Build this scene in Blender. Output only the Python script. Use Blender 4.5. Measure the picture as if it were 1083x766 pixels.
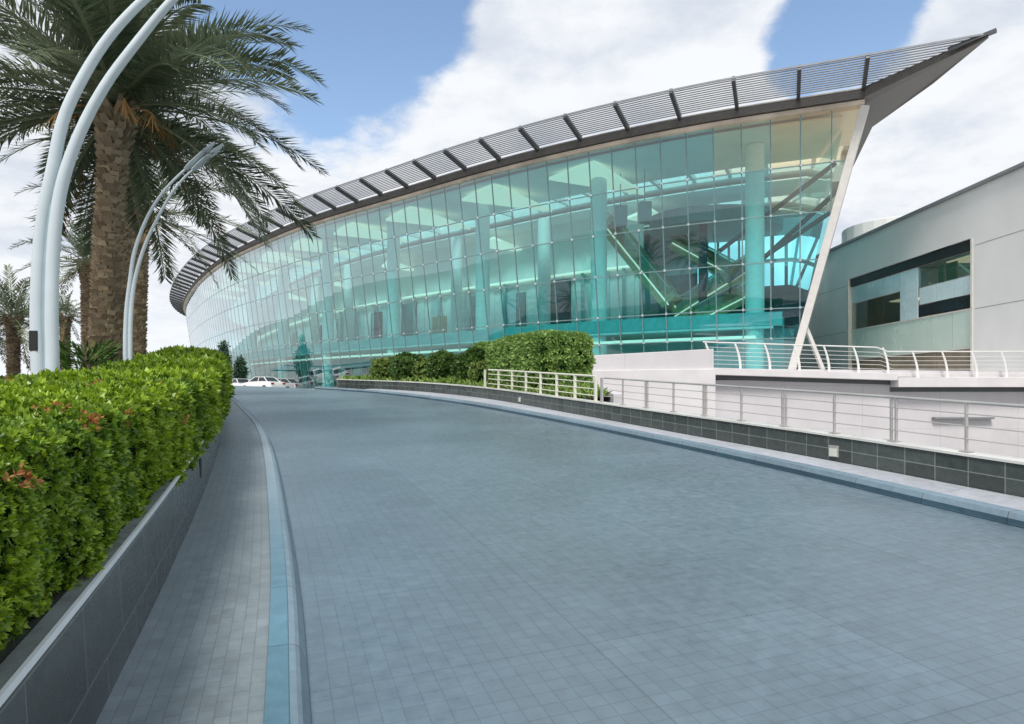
import bpy, math, random
import numpy as np
from mathutils import Vector

for o in list(bpy.data.objects):
    bpy.data.objects.remove(o)
scene = bpy.context.scene
col = scene.collection
R = math.radians
rng = np.random.default_rng(7)
random.seed(7)

# ------------------------------------------------------------------ camera
FPX = 700.0; HOR = 415.0; CX = 541.5; EYE = 1.6
cd = bpy.data.cameras.new('camera'); cam = bpy.data.objects.new('camera', cd); col.objects.link(cam)
cd.sensor_fit = 'HORIZONTAL'; cd.sensor_width = 36; cd.lens = 36*FPX/1083
cd.shift_y = (HOR-383)/1083
cd.clip_start = 0.05; cd.clip_end = 5000
cam.location = (0, 0, EYE); cam.rotation_euler = (R(90), 0, 0)
scene.camera = cam

# ------------------------------------------------------------------ light
SUN_EL = 52.0
SUN_DIR = Vector((-0.20, -0.75, 0)).normalized()          # horizontal direction towards the sun
sd = bpy.data.lights.new('sun', 'SUN'); sun = bpy.data.objects.new('sun', sd); col.objects.link(sun)
sd.energy = 2.9; sd.angle = R(15); sd.color = (1, 0.95, 0.88)
sv = Vector((SUN_DIR.x*math.cos(R(SUN_EL)), SUN_DIR.y*math.cos(R(SUN_EL)), math.sin(R(SUN_EL))))
sun.rotation_euler = sv.to_track_quat('Z', 'Y').to_euler()

scene.view_settings.view_transform = 'Standard'
scene.view_settings.look = 'None'
scene.view_settings.gamma = 1
scene.view_settings.use_curve_mapping = False
scene.view_settings.exposure = 0.25

class NT:
    """small node-tree helper"""
    def __init__(s, tree):
        s.t = tree; s.t.nodes.clear()
    def n(s, typ, **kw):
        nd = s.t.nodes.new(typ)
        for k, v in kw.items():
            if k.startswith('i_'):
                key = k[2:]
                key = int(key) if key.isdigit() else key.replace('_', ' ')
                s.put(nd.inputs[key], v)
            else:
                setattr(nd, k, v)
        return nd
    def put(s, inp, v):
        if isinstance(v, bpy.types.NodeSocket): s.t.links.new(v, inp)
        elif isinstance(v, bpy.types.Node): s.t.links.new(v.outputs[0], inp)
        else:
            if isinstance(v, (tuple, list)) and len(v) == 3 and inp.type == 'RGBA': v = (*v, 1)
            inp.default_value = v
    def math(s, op, a, b=0.0, c=0.0, clamp=False):
        nd = s.t.nodes.new('ShaderNodeMath'); nd.operation = op; nd.use_clamp = clamp
        for i, v in enumerate((a, b, c)): s.put(nd.inputs[i], v)
        return nd.outputs[0]
    def vmath(s, op, a, b=(0, 0, 0), out=0):
        nd = s.t.nodes.new('ShaderNodeVectorMath'); nd.operation = op
        s.put(nd.inputs[0], a); s.put(nd.inputs[1], b)
        return nd.outputs[out]
    def mix(s, f, a, b, blend='MIX'):
        nd = s.t.nodes.new('ShaderNodeMix'); nd.data_type = 'RGBA'; nd.blend_type = blend
        s.put(nd.inputs[0], f); s.put(nd.inputs[6], a); s.put(nd.inputs[7], b)
        return nd.outputs[2]
    def ramp(s, f, lo, hi, a=0.0, b=1.0, smooth=True):
        nd = s.t.nodes.new('ShaderNodeMapRange')
        if smooth: nd.interpolation_type = 'SMOOTHSTEP'
        s.put(nd.inputs[0], f)
        for i, v in zip((1, 2, 3, 4), (lo, hi, a, b)): s.put(nd.inputs[i], v)
        return nd.outputs[0]
    def noise(s, vec, scale, detail=4.0, rough=0.5):
        nd = s.t.nodes.new('ShaderNodeTexNoise')
        s.put(nd.inputs['Vector'], vec); nd.inputs['Scale'].default_value = scale
        nd.inputs['Detail'].default_value = detail; nd.inputs['Roughness'].default_value = rough
        return nd.outputs[0]

# ---- sky: Nishita with broken cloud over it
world = bpy.data.worlds.new('World'); scene.world = world; world.use_nodes = True
w = NT(world.node_tree)
sky = w.n('ShaderNodeTexSky', sky_type='NISHITA', sun_disc=False)
sky.sun_elevation = R(SUN_EL); sky.sun_rotation = math.atan2(SUN_DIR.x, SUN_DIR.y)
sky.air_density = 1.0; sky.dust_density = 0.6; sky.ozone_density = 1.6
tc = w.n('ShaderNodeTexCoord')
dirv = w.vmath('NORMALIZE', tc.outputs['Generated'])
sep = w.n('ShaderNodeSeparateXYZ'); w.put(sep.inputs[0], dirv)
zc = w.math('ADD', w.math('MAXIMUM', sep.outputs[2], 0.0), 0.22)
comb = w.n('ShaderNodeCombineXYZ')
w.put(comb.inputs[0], w.math('DIVIDE', sep.outputs[0], zc)); w.put(comb.inputs[1], w.math('DIVIDE', sep.outputs[1], zc))
comb.inputs[2].default_value = 3.7
n1 = w.math('ADD', w.math('MULTIPLY', w.noise(comb.outputs[0], 1.7, 10.0, 0.62), 0.68), w.math('MULTIPLY', w.noise(comb.outputs[0], 6.0, 8.0, 0.62), 0.32))
n2 = w.noise(w.vmath('ADD', comb.outputs[0], (5.2, 1.3, 0)), 3.2, 9.0, 0.60)
def blob(px, py, r0, r1):
    d = Vector(((px-CX)/FPX, 1, (HOR-py)/FPX)).normalized()
    dot = w.vmath('DOT_PRODUCT', dirv, tuple(d), out=1)
    return w.ramp(dot, math.cos(R(r1)), math.cos(R(r0)), 0, 1)
hole = blob(345, 5, 0, 15)
hole = w.math('ADD', hole, blob(440, -60, 0, 12))
hole = w.math('ADD', hole, w.math('MULTIPLY', blob(965, 15, 0, 12), 0.9))
hole = w.math('ADD', hole, w.math('MULTIPLY', blob(865, 45, 0, 7), 0.4))
hole = w.math('ADD', hole, w.math('MULTIPLY', blob(1075, 140, 0, 5), 0.45))
hole = w.math('ADD', hole, w.math('MULTIPLY', w.ramp(sep.outputs[2], 0.5, 0.9), 0.35))
full = w.math('MULTIPLY', w.ramp(sep.outputs[2], 0.45, 0.05), 0.20)
full = w.math('ADD', full, w.math('MULTIPLY', blob(620, 50, 3, 17), 0.28))
full = w.math('ADD', full, w.math('MULTIPLY', blob(1000, 220, 3, 16), 0.2))
full = w.math('ADD', full, w.math('MULTIPLY', blob(1070, 20, 0, 6), 0.35))
dens = w.math('ADD', n1, w.math('SUBTRACT', w.math('ADD', full, 0.14), w.math('MULTIPLY', hole, 0.33)))
cover = w.ramp(dens, 0.40, 0.57)
shade = w.ramp(w.math('ADD', w.math('MULTIPLY', n2, 0.75), w.math('MULTIPLY', n1, 0.25)), 0.36, 0.60)
cloud = w.mix(shade, (5.7, 6.2, 7.0), (8.0, 8.2, 8.5))
blue = w.mix(1.0, sky.outputs[0], (1.95, 1.90, 1.80), 'MULTIPLY')
skyc = w.mix(cover, blue, cloud)
haze_f = w.ramp(sep.outputs[2], 0.22, 0.0, 0, 0.85)
skyc = w.mix(haze_f, skyc, (8.2, 8.5, 8.9))
bg = w.n('ShaderNodeBackground', i_Color=skyc, i_Strength=0.10)
wo = w.n('ShaderNodeOutputWorld'); w.put(wo.inputs[0], bg)

# ------------------------------------------------------------------ materials
def attr_tint(m):
    a = m.n('ShaderNodeAttribute', attribute_name='tint'); return a.outputs['Fac']

def pmat(name, base, rough=0.6, spec=0.5, metal=0.0, var=0.12, vscale=3.0, bump=0.0, bscale=40.0, coat=0.0):
    mt = bpy.data.materials.new(name); mt.use_nodes = True; m = NT(mt.node_tree)
    tcn = m.n('ShaderNodeTexCoord')
    nz = m.noise(tcn.outputs['Object'], vscale, 6, 0.6)
    c = m.mix(m.ramp(nz, 0.3, 0.7), tuple(x*(1-var) for x in base), tuple(min(1, x*(1+var)) for x in base))
    p = m.n('ShaderNodeBsdfPrincipled', i_Base_Color=c, i_Metallic=metal)
    p.inputs['Specular IOR Level'].default_value = spec
    p.inputs['Coat Weight'].default_value = coat
    m.put(p.inputs['Roughness'], m.ramp(nz, 0.3, 0.7, max(0.02, rough-0.07), min(1, rough+0.07)))
    if bump:
        nb = m.noise(tcn.outputs['Object'], bscale, 4, 0.6)
        b = m.n('ShaderNodeBump', i_Height=nb); b.inputs['Strength'].default_value = bump; b.inputs['Distance'].default_value = 0.02
        m.put(p.inputs['Normal'], b)
    o = m.n('ShaderNodeOutputMaterial'); m.put(o.inputs[0], p)
    return mt

def tile_mat(name, base, joint, w_, h_, mortar=0.006, offset=0.5, rough=0.5, spec=0.5, var=0.15, bump=0.25, stain=0.2, coarse=None, smooth=0.1, fade=None, fine=0.35):
    """tiles / pavers laid out in metres along the surface's own UVs"""
    mt = bpy.data.materials.new(name); mt.use_nodes = True; m = NT(mt.node_tree)
    uv = m.n('ShaderNodeTexCoord').outputs['UV']
    br = m.n('ShaderNodeTexBrick', offset=offset, squash=1.0)
    m.put(br.inputs['Vector'], uv)
    br.inputs['Scale'].default_value = 1.0
    br.inputs['Mortar Size'].default_value = mortar; br.inputs['Mortar Smooth'].default_value = smooth
    br.inputs['Bias'].default_value = 0.0
    br.inputs['Brick Width'].default_value = w_; br.inputs['Row Height'].default_value = h_
    m.put(br.inputs['Color1'], tuple(x*(1-var) for x in base)); m.put(br.inputs['Color2'], tuple(x*(1+var) for x in base))
    m.put(br.inputs['Mortar'], joint)
    c = br.outputs['Color']
    if coarse:
        b2 = m.n('ShaderNodeTexBrick', offset=0.0); m.put(b2.inputs['Vector'], uv)
        b2.inputs['Scale'].default_value = 1.0; b2.inputs['Mortar Size'].default_value = 0.008
        b2.inputs['Brick Width'].default_value = coarse[0]; b2.inputs['Row Height'].default_value = coarse[1]
        m.put(b2.inputs['Color1'], (0.93, 0.93, 0.93)); m.put(b2.inputs['Color2'], (1.07, 1.07, 1.07)); m.put(b2.inputs['Mortar'], (0.90, 0.90, 0.91))
        c = m.mix(1.0, c, b2.outputs['Color'], 'MULTIPLY')
    nz = m.noise(uv, 0.35, 8, 0.62)
    nf = m.noise(uv, 9.0, 6, 0.65)
    c = m.mix(stain, c, m.mix(m.ramp(nz, 0.35, 0.65), (0.6, 0.6, 0.6), (1.3, 1.3, 1.3)), 'MULTIPLY')
    c = m.mix(fine, c, m.mix(m.ramp(nf, 0.3, 0.7), (0.7, 0.7, 0.7), (1.3, 1.3, 1.3)), 'MULTIPLY')
    if fade:                                         # paint worn away further along the kerb
        u = m.n('ShaderNodeSeparateXYZ'); m.put(u.inputs[0], uv)
        c = m.mix(m.ramp(m.math('ADD', u.outputs[0], m.math('MULTIPLY', nf, 3.0)), fade[0], fade[1]), c, fade[2])
    p = m.n('ShaderNodeBsdfPrincipled', i_Base_Color=c)
    p.inputs['Specular IOR Level'].default_value = spec
    m.put(p.inputs['Roughness'], m.ramp(nf, 0.3, 0.7, rough-0.08, rough+0.10))
    if bump:
        h = m.math('ADD', m.math('MULTIPLY', br.outputs['Fac'], -1.0), m.math('MULTIPLY', nf, 0.5))
        b = m.n('ShaderNodeBump', i_Height=h); b.inputs['Strength'].default_value = bump; b.inputs['Distance'].default_value = 0.004
        m.put(p.inputs['Normal'], b)
    o = m.n('ShaderNodeOutputMaterial'); m.put(o.inputs[0], p)
    return mt

def leaf_mat(name, dark, light, accent=None, rough=0.45, trans=0.25, spec=0.4):
    mt = bpy.data.materials.new(name); mt.use_nodes = True; m = NT(mt.node_tree)
    t = attr_tint(m)
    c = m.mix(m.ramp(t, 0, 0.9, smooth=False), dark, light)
    if accent: c = m.mix(m.math('GREATER_THAN', t, 0.95), c, accent)
    p = m.n('ShaderNodeBsdfPrincipled', i_Base_Color=c); p.inputs['Roughness'].default_value = rough
    p.inputs['Specular IOR Level'].default_value = spec
    tr = m.n('ShaderNodeBsdfTranslucent', i_Color=c)
    mx = m.n('ShaderNodeMixShader'); mx.inputs[0].default_value = trans
    m.put(mx.inputs[1], p); m.put(mx.inputs[2], tr)
    o = m.n('ShaderNodeOutputMaterial'); m.put(o.inputs[0], mx)
    return mt

def glass_mat(name, tint, base_refl=0.08, graze=0.9, power=3.2, refl=(0.95, 0.98, 1.0)):
    mt = bpy.data.materials.new(name); mt.use_nodes = True; m = NT(mt.node_tree)
    lw = m.n('ShaderNodeLayerWeight'); lw.inputs['Blend'].default_value = 0.5
    f = m.math('ADD', m.math('MULTIPLY', m.math('POWER', lw.outputs['Facing'], power), graze), base_refl, clamp=True)
    tr = m.n('ShaderNodeBsdfTransparent', i_Color=tint)
    gl = m.n('ShaderNodeBsdfGlossy', i_Color=refl); gl.inputs['Roughness'].default_value = 0.015
    mx = m.n('ShaderNodeMixShader'); m.put(mx.inputs[0], f); m.put(mx.inputs[1], tr); m.put(mx.inputs[2], gl)
    o = m.n('ShaderNodeOutputMaterial'); m.put(o.inputs[0], mx)
    return mt

def emit_mat(name, c, s, base=(0.8, 0.8, 0.75)):
    mt = bpy.data.materials.new(name); mt.use_nodes = True; m = NT(mt.node_tree)
    p = m.n('ShaderNodeBsdfPrincipled', i_Base_Color=base)
    m.put(p.inputs['Emission Color'], c); p.inputs['Emission Strength'].default_value = s
    o = m.n('ShaderNodeOutputMaterial'); m.put(o.inputs[0], p)
    return mt

M = {}
M['road'] = tile_mat('road_pavers', (0.120, 0.170, 0.205), (0.093, 0.130, 0.155), 0.10, 0.10, 0.003, 0.0, 0.35, 0.62, 0.04, 0.25, 0.32, (1.5, 1.2), 0.4)
M['walk'] = tile_mat('footway_pavers', (0.195, 0.238, 0.255), (0.155, 0.185, 0.195), 0.13, 0.065, 0.003, 0.5, 0.45, 0.5, 0.06, 0.3, 0.25)
M['walk_pale'] = tile_mat('pale_footway', (0.40, 0.42, 0.46), (0.26, 0.28, 0.31), 0.6, 0.6, 0.006, 0.0, 0.55, 0.4, 0.05, 0.15, 0.2)
M['kerb'] = tile_mat('kerb_concrete', (0.175, 0.248, 0.30), (0.12, 0.13, 0.15), 0.9, 5.0, 0.006, 0.0, 0.55, 0.4, 0.06, 0.2, 0.3)
M['kerb_pale'] = tile_mat('kerb_worn_paint', (0.27, 0.34, 0.39), (0.12, 0.15, 0.17), 0.9, 5.0, 0.006, 0.0, 0.5, 0.5, 0.06, 0.2, 0.35)
M['kerb_blue'] = tile_mat('kerb_blue_paint', (0.105, 0.215, 0.280), (0.05, 0.12, 0.17), 0.9, 5.0, 0.006, 0.0, 0.4, 0.5, 0.10, 0.2, 0.35, fade=(11.5, 18.5, (0.27, 0.34, 0.39)))
M['kerb_dark'] = tile_mat('kerb_slate_face', (0.04, 0.085, 0.12), (0.03, 0.05, 0.07), 0.9, 5.0, 0.006, 0.0, 0.5, 0.4, 0.10, 0.2, 0.35)
M['granite'] = tile_mat('dark_granite_tiles', (0.060, 0.072, 0.068), (0.20, 0.22, 0.21), 0.40, 0.26, 0.006, 0.0, 0.28, 0.5, 0.22, 0.15, 0.3)
M['granite_l'] = tile_mat('polished_granite_tiles', (0.042, 0.051, 0.052), (0.14, 0.15, 0.15), 0.62, 0.33, 0.004, 0.5, 0.25, 0.5, 0.18, 0.1, 0.3)
M['cap'] = pmat('stone_cap', (0.60, 0.60, 0.57), 0.4, var=0.08, vscale=2)
M['cap_metal'] = pmat('cap_trim', (0.72, 0.76, 0.78), 0.35, metal=0.2, var=0.05)
M['copgrey'] = pmat('coping_stone', (0.20, 0.22, 0.225), 0.3, var=0.15, vscale=6)
M['ledge'] = pmat('dark_ledge', (0.045, 0.05, 0.05), 0.25, var=0.2, bump=0.1)
M['soil'] = pmat('soil', (0.035, 0.028, 0.02), 0.95, var=0.4, vscale=8, bump=0.8, bscale=30)
M['ground'] = pmat('ground', (0.30, 0.30, 0.29), 0.9, var=0.2, vscale=0.2)
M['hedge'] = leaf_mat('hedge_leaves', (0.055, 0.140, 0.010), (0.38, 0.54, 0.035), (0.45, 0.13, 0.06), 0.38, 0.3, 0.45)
M['hedge2'] = leaf_mat('clipped_hedge_leaves', (0.085, 0.18, 0.035), (0.32, 0.48, 0.13), None, 0.45, 0.3)
M['bushdk'] = leaf_mat('dark_bush_leaves', (0.026, 0.068, 0.014), (0.10, 0.19, 0.035), None, 0.45, 0.2)
M['bushlt'] = leaf_mat('pale_bush_leaves', (0.09, 0.16, 0.03), (0.25, 0.33, 0.08), None, 0.5, 0.25)
M['grass'] = leaf_mat('ground_cover_leaves', (0.09, 0.19, 0.03), (0.28, 0.40, 0.09), None, 0.55, 0.25)
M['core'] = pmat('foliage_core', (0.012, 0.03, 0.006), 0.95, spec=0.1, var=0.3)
M['palm'] = leaf_mat('palm_leaflets', (0.060, 0.095, 0.055), (0.27, 0.315, 0.195), None, 0.42, 0.25, 0.5)
M['palmdry'] = leaf_mat('dry_palm_leaflets', (0.10, 0.075, 0.035), (0.24, 0.17, 0.08), None, 0.6, 0.2)
M['stalk'] = leaf_mat('fruit_stalks', (0.22, 0.12, 0.04), (0.42, 0.25, 0.09), None, 0.6, 0.1)
M['treeleaf'] = leaf_mat('tree_leaves', (0.020, 0.060, 0.040), (0.06, 0.13, 0.07), None, 0.5, 0.2)
def trunk_mat():
    mt = bpy.data.materials.new('palm_boots'); mt.use_nodes = True; m = NT(mt.node_tree)
    t = attr_tint(m)
    nz = m.noise(m.n('ShaderNodeTexCoord').outputs['Object'], 25, 6, 0.7)
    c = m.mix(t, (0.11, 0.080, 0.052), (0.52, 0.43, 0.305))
    c = m.mix(0.6, c, m.mix(nz, (0.4, 0.4, 0.4), (1.5, 1.5, 1.5)), 'MULTIPLY')
    p = m.n('ShaderNodeBsdfPrincipled', i_Base_Color=c); p.inputs['Roughness'].default_value = 0.9
    p.inputs['Specular IOR Level'].default_value = 0.2
    o = m.n('ShaderNodeOutputMaterial'); m.put(o.inputs[0], p); return mt
M['trunk'] = trunk_mat()
M['bark'] = pmat('bark', (0.12, 0.09, 0.06), 0.9, var=0.3, vscale=20)
M['lamp'] = pmat('lamp_paint', (0.56, 0.64, 0.68), 0.38, metal=0.0, var=0.03)
M['lampweb'] = pmat('lamp_web', (0.33, 0.44, 0.48), 0.35, metal=0.3, var=0.08)
M['black'] = pmat('black_plastic', (0.012, 0.012, 0.013), 0.5, var=0.2)
M['steel'] = pmat('railing_steel', (0.46, 0.45, 0.43), 0.36, metal=0.4, var=0.08)
M['cream'] = pmat('railing_cream', (0.66, 0.66, 0.55), 0.5, var=0.06)
M['whitepost'] = pmat('white_metal', (0.72, 0.72, 0.70), 0.4, var=0.05)
M['render'] = tile_mat('white_render', (0.58, 0.56, 0.58), (0.45, 0.435, 0.45), 3.4, 1.9, 0.010, 0.0, 0.75, 0.3, 0.02, 0.05, 0.16, fine=0.06)
M['render2'] = pmat('white_coping', (0.64, 0.615, 0.625), 0.65, var=0.05, vscale=1.2)
M['shadowline'] = pmat('painted_shadow_strip', (0.10, 0.11, 0.115), 0.7)
M['mast'] = pmat('mast_metal', (0.62, 0.60, 0.57), 0.45, var=0.05)
M['fascia'] = pmat('roof_edge_metal', (0.115, 0.108, 0.10), 0.5, metal=0.2, var=0.15)
M['fin'] = pmat('fin_metal', (0.055, 0.058, 0.062), 0.45, var=0.1)
M['louver'] = pmat('louver_metal', (0.24, 0.255, 0.28), 0.45, metal=0.2, var=0.08)
M['soffit'] = pmat('soffit_metal', (0.16, 0.17, 0.18), 0.6, var=0.12)
M['eave'] = pmat('eave_trim', (0.62, 0.52, 0.42), 0.5, var=0.25, vscale=0.5)
M['mull'] = pmat('mullion_metal', (0.16, 0.26, 0.27), 0.4, metal=0.3, var=0.1)
M['spider'] = pmat('spider_steel', (0.55, 0.6, 0.6), 0.3, metal=0.9, var=0.05)
M['glass'] = glass_mat('teal_glass', (0.34, 0.83, 0.835), 0.13, 0.87, 2.0)
M['glass_warm_refl'] = glass_mat('peach_reflection_glass', (0.93, 0.78, 0.55), 0.16, 0.84, 2.3, (1.0, 0.86, 0.66))  # peach tint stands in for a warm reflection on the corner panes
M['glass_faint_refl'] = glass_mat('faint_reflection_glass', (0.66, 0.83, 0.70), 0.15, 0.85, 2.3, (0.98, 0.92, 0.80))  # same painted reflection, fainter, on the neighbouring panes
M['clearglass'] = glass_mat('window_glass', (0.62, 0.74, 0.68), 0.09, 0.85, 3.0)
M['skyglass'] = glass_mat('added_skylight_glass', (0.92, 0.95, 0.95), 0.05, 0.7, 3.0)
M['intwhite'] = pmat('interior_white', (0.80, 0.82, 0.80), 0.7, var=0.04)
M['intceil'] = pmat('interior_ceiling', (0.80, 0.82, 0.80), 0.7, var=0.08, vscale=0.15)
M['intteal'] = pmat('interior_teal', (0.10, 0.26, 0.28), 0.5, var=0.2, vscale=0.3)
M['intdark'] = pmat('interior_dark', (0.02, 0.085, 0.11), 0.5, var=0.3, vscale=0.5)
M['intslab'] = pmat('interior_slab', (0.30, 0.52, 0.54), 0.5, var=0.08)
M['intfloor'] = pmat('interior_floor', (0.45, 0.46, 0.44), 0.25, var=0.1)
M['intwarm'] = pmat('interior_tan', (0.55, 0.40, 0.25), 0.6, var=0.2, vscale=0.5)
M['stair'] = pmat('escalator_metal', (0.46, 0.38, 0.22), 0.35, metal=0.4, var=0.2)
M['lit'] = emit_mat('glowing_ceiling_sail', (1.0, 0.76, 0.55), 0.55)  # emission stands in for daylight falling on the sails
M['litstrip'] = emit_mat('lit_strip', (1.0, 0.74, 0.56), 0.75)
M['skypane'] = emit_mat('sky_glow_pane', (0.55, 0.85, 1.0), 0.75)
M['greywall'] = pmat('grey_cladding', (0.68, 0.68, 0.67), 0.55, var=0.05, vscale=0.3)
M['greycap'] = pmat('grey_coping', (0.20, 0.21, 0.22), 0.5, var=0.1)
M['frosted'] = pmat('frosted_glass', (0.55, 0.66, 0.60), 0.25, spec=0.6, var=0.05, vscale=0.7)
M['spandrel'] = pmat('pale_blue_spandrel', (0.52, 0.66, 0.69), 0.25, spec=0.6, var=0.06, vscale=0.7)
M['brown'] = pmat('brown_panel', (0.21, 0.17, 0.125), 0.6, var=0.2, vscale=1.0)
M['jamb'] = pmat('cream_jamb', (0.62, 0.60, 0.54), 0.5, var=0.05)
M['carwhite'] = pmat('car_paint_white', (0.80, 0.80, 0.80), 0.2, var=0.02, coat=0.6)
M['carsilver'] = pmat('car_paint_silver', (0.55, 0.56, 0.58), 0.25, metal=0.5, var=0.02, coat=0.6)
M['carglass'] = pmat('car_glass', (0.02, 0.025, 0.03), 0.08, var=0.1)
M['tyre'] = pmat('tyre_rubber', (0.02, 0.02, 0.02), 0.8)
M['rim'] = pmat('wheel_rim', (0.5, 0.5, 0.5), 0.3, metal=0.9)
M['redlens'] = pmat('tail_lamp', (0.35, 0.02, 0.02), 0.2)
M['steplight'] = pmat('step_light_lens', (0.62, 0.64, 0.58), 0.3)

# ------------------------------------------------------------------ mesh helpers
class MB:
    def __init__(s): s.v = []; s.f = []; s.mi = []; s.uv = []
    def add(s, verts, faces, mi=0, uvs=None):
        b = len(s.v); s.v += [tuple(v) for v in verts]
        for k, f in enumerate(faces):
            s.f.append([b+i for i in f]); s.mi.append(mi)
            s.uv.append([uvs[i] for i in f] if uvs else [(verts[i][0]+verts[i][1], verts[i][2]) for i in f])
    def box(s, c, size, rz=0.0, mi=0):
        x, y, z = (d/2 for d in size); cs, sn = math.cos(rz), math.sin(rz)
        vs = [(c[0]+a*cs-b*sn, c[1]+a*sn+b*cs, c[2]+d) for d in (-z, z) for a, b in ((-x, -y), (x, -y), (x, y), (-x, y))]
        s.add(vs, [(0, 3, 2, 1), (4, 5, 6, 7), (0, 1, 5, 4), (1, 2, 6, 5), (2, 3, 7, 6), (3, 0, 4, 7)], mi)
    def bar(s, a, b, wd, ht, up=(0, 0, 1), mi=0):
        """rectangular bar from a to b"""
        a = Vector(a); b = Vector(b); t = (b-a).normalized(); u = Vector(up)
        sd_ = t.cross(u)
        if sd_.length < 1e-5: sd_ = t.cross(Vector((1, 0, 0)))
        sd_.normalize(); u = sd_.cross(t).normalized()
        vs = []
        for p in (a, b):
            for i, j in ((-1, -1), (1, -1), (1, 1), (-1, 1)): vs.append(p+sd_*(i*wd/2)+u*(j*ht/2))
        s.add(vs, [(0, 3, 2, 1), (4, 5, 6, 7), (0, 1, 5, 4), (1, 2, 6, 5), (2, 3, 7, 6), (3, 0, 4, 7)], mi)
    def tube(s, path, radii, n=10, mi=0, cap=True, flat=1.0):
        P = [Vector(p) for p in path]
        if not hasattr(radii, '__len__'): radii = [radii]*len(P)
        base = len(s.v); ref = Vector((0, 0, 1)); L = 0
        t0 = (P[1]-P[0]).normalized()
        if abs(t0.z) > 0.9: ref = Vector((0, 1, 0))
        sx = t0.cross(ref).normalized(); vs = []
        for i, p in enumerate(P):
            t = (P[min(i+1, len(P)-1)]-P[max(i-1, 0)]).normalized()
            sx = (sx-t*sx.dot(t)).normalized(); sy = t.cross(sx)
            for k in range(n):
                a = 2*math.pi*k/n; vs.append(p+sx*(math.cos(a)*radii[i])+sy*(math.sin(a)*radii[i]*flat))
        fs = []
        for i in range(len(P)-1):
            for k in range(n):
                k2 = (k+1) % n; fs.append((i*n+k, i*n+k2, (i+1)*n+k2, (i+1)*n+k))
        if cap: fs += [tuple(range(n-1, -1, -1)), tuple((len(P)-1)*n+k for k in range(n))]
        s.add(vs, fs, mi)
    def poly(s, pts, mi=0): s.add(pts, [tuple(range(len(pts)))], mi)
    def slab(s, poly2, z0, z1, mi=0):
        """vertical prism over a plan polygon; z0/z1 may be functions of (x,y)"""
        n = len(poly2); f0 = z0 if callable(z0) else (lambda x, y: z0); f1 = z1 if callable(z1) else (lambda x, y: z1)
        vs = [(x, y, f0(x, y)) for x, y in poly2]+[(x, y, f1(x, y)) for x, y in poly2]
        fs = [tuple(range(n-1, -1, -1)), tuple(range(n, 2*n))]+[(i, (i+1) % n, n+(i+1) % n, n+i) for i in range(n)]
        s.add(vs, fs, mi)
    def build(s, name, mats, parent=None, smooth=False, bevel=0.0):
        me = bpy.data.meshes.new(name); me.from_pydata(s.v, [], s.f)
        if not isinstance(mats, (list, tuple)): mats = [mats]
        for m in mats: me.materials.append(m)
        if len(mats) > 1: me.polygons.foreach_set('material_index', s.mi)
        uvl = me.uv_layers.new(name='UVMap')
        uvl.data.foreach_set('uv', np.array([c for f in s.uv for c in f], dtype=np.float32).ravel())
        me.update()
        if smooth:
            me.polygons.foreach_set('use_smooth', [True]*len(me.polygons))
        o = bpy.data.objects.new(name, me); col.objects.link(o)
        if smooth:
            e = o.modifiers.new('edges', 'EDGE_SPLIT'); e.split_angle = R(40)
        if bevel:
            b = o.modifiers.new('bevel', 'BEVEL'); b.width = bevel; b.segments = 2; b.limit_method = 'ANGLE'
        if parent is not None:
            o.parent = parent
            o.matrix_parent_inverse = parent_inv(parent)
        return o

def parent_inv(p):
    from mathutils import Matrix
    if p.parent is not None: return Matrix.Identity(4)      # meshes are modelled in world coordinates
    return (Matrix.Translation(p.location) @ p.rotation_euler.to_matrix().to_4x4()).inverted()

def tag(o, label=None, cat=None, group=None, kind=None):
    if label: o['label'] = label
    if cat: o['category'] = cat
    if group: o['group'] = group
    if kind: o['kind'] = kind
    return o
def empty(name, loc, label=None, cat=None, group=None):
    o = bpy.data.objects.new(name, None); col.objects.link(o); o.location = loc; o.empty_display_size = 0.2
    return tag(o, label, cat, group)

def quads_mesh(name, V, mat, parent=None, tint=None, nper=4):
    """V: (N, nper, 3) array of separate faces"""
    n = len(V); me = bpy.data.meshes.new(name)
    me.vertices.add(n*nper); me.vertices.foreach_set('co', V.reshape(-1).astype(np.float32))
    me.loops.add(n*nper); me.loops.foreach_set('vertex_index', np.arange(n*nper, dtype=np.int32))
    me.polygons.add(n); me.polygons.foreach_set('loop_start', np.arange(0, n*nper, nper, dtype=np.int32))
    me.polygons.foreach_set('loop_total', np.full(n, nper, dtype=np.int32))
    if tint is not None:
        a = me.attributes.new('tint', 'FLOAT', 'FACE'); a.data.foreach_set('value', tint.astype(np.float32))
    me.materials.append(mat); me.update(calc_edges=True)
    o = bpy.data.objects.new(name, me); col.objects.link(o)
    if parent is not None: o.parent = parent; o.matrix_parent_inverse = parent_inv(parent)
    return o

def nrm(a): return a/np.maximum(np.linalg.norm(a, axis=-1, keepdims=True), 1e-9)
def leaf_quads(pos, dirs, nor, ln, wd, mid=0.45, fold=0.25):
    side = nrm(np.cross(dirs, nor)); up = np.cross(side, dirs)
    b = pos; t = pos+dirs*ln[:, None]
    m = pos+dirs*(ln*mid)[:, None]+up*(wd*fold)[:, None]
    return np.stack([b, m+side*wd[:, None]/2, t, m-side*wd[:, None]/2], axis=1)

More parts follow.
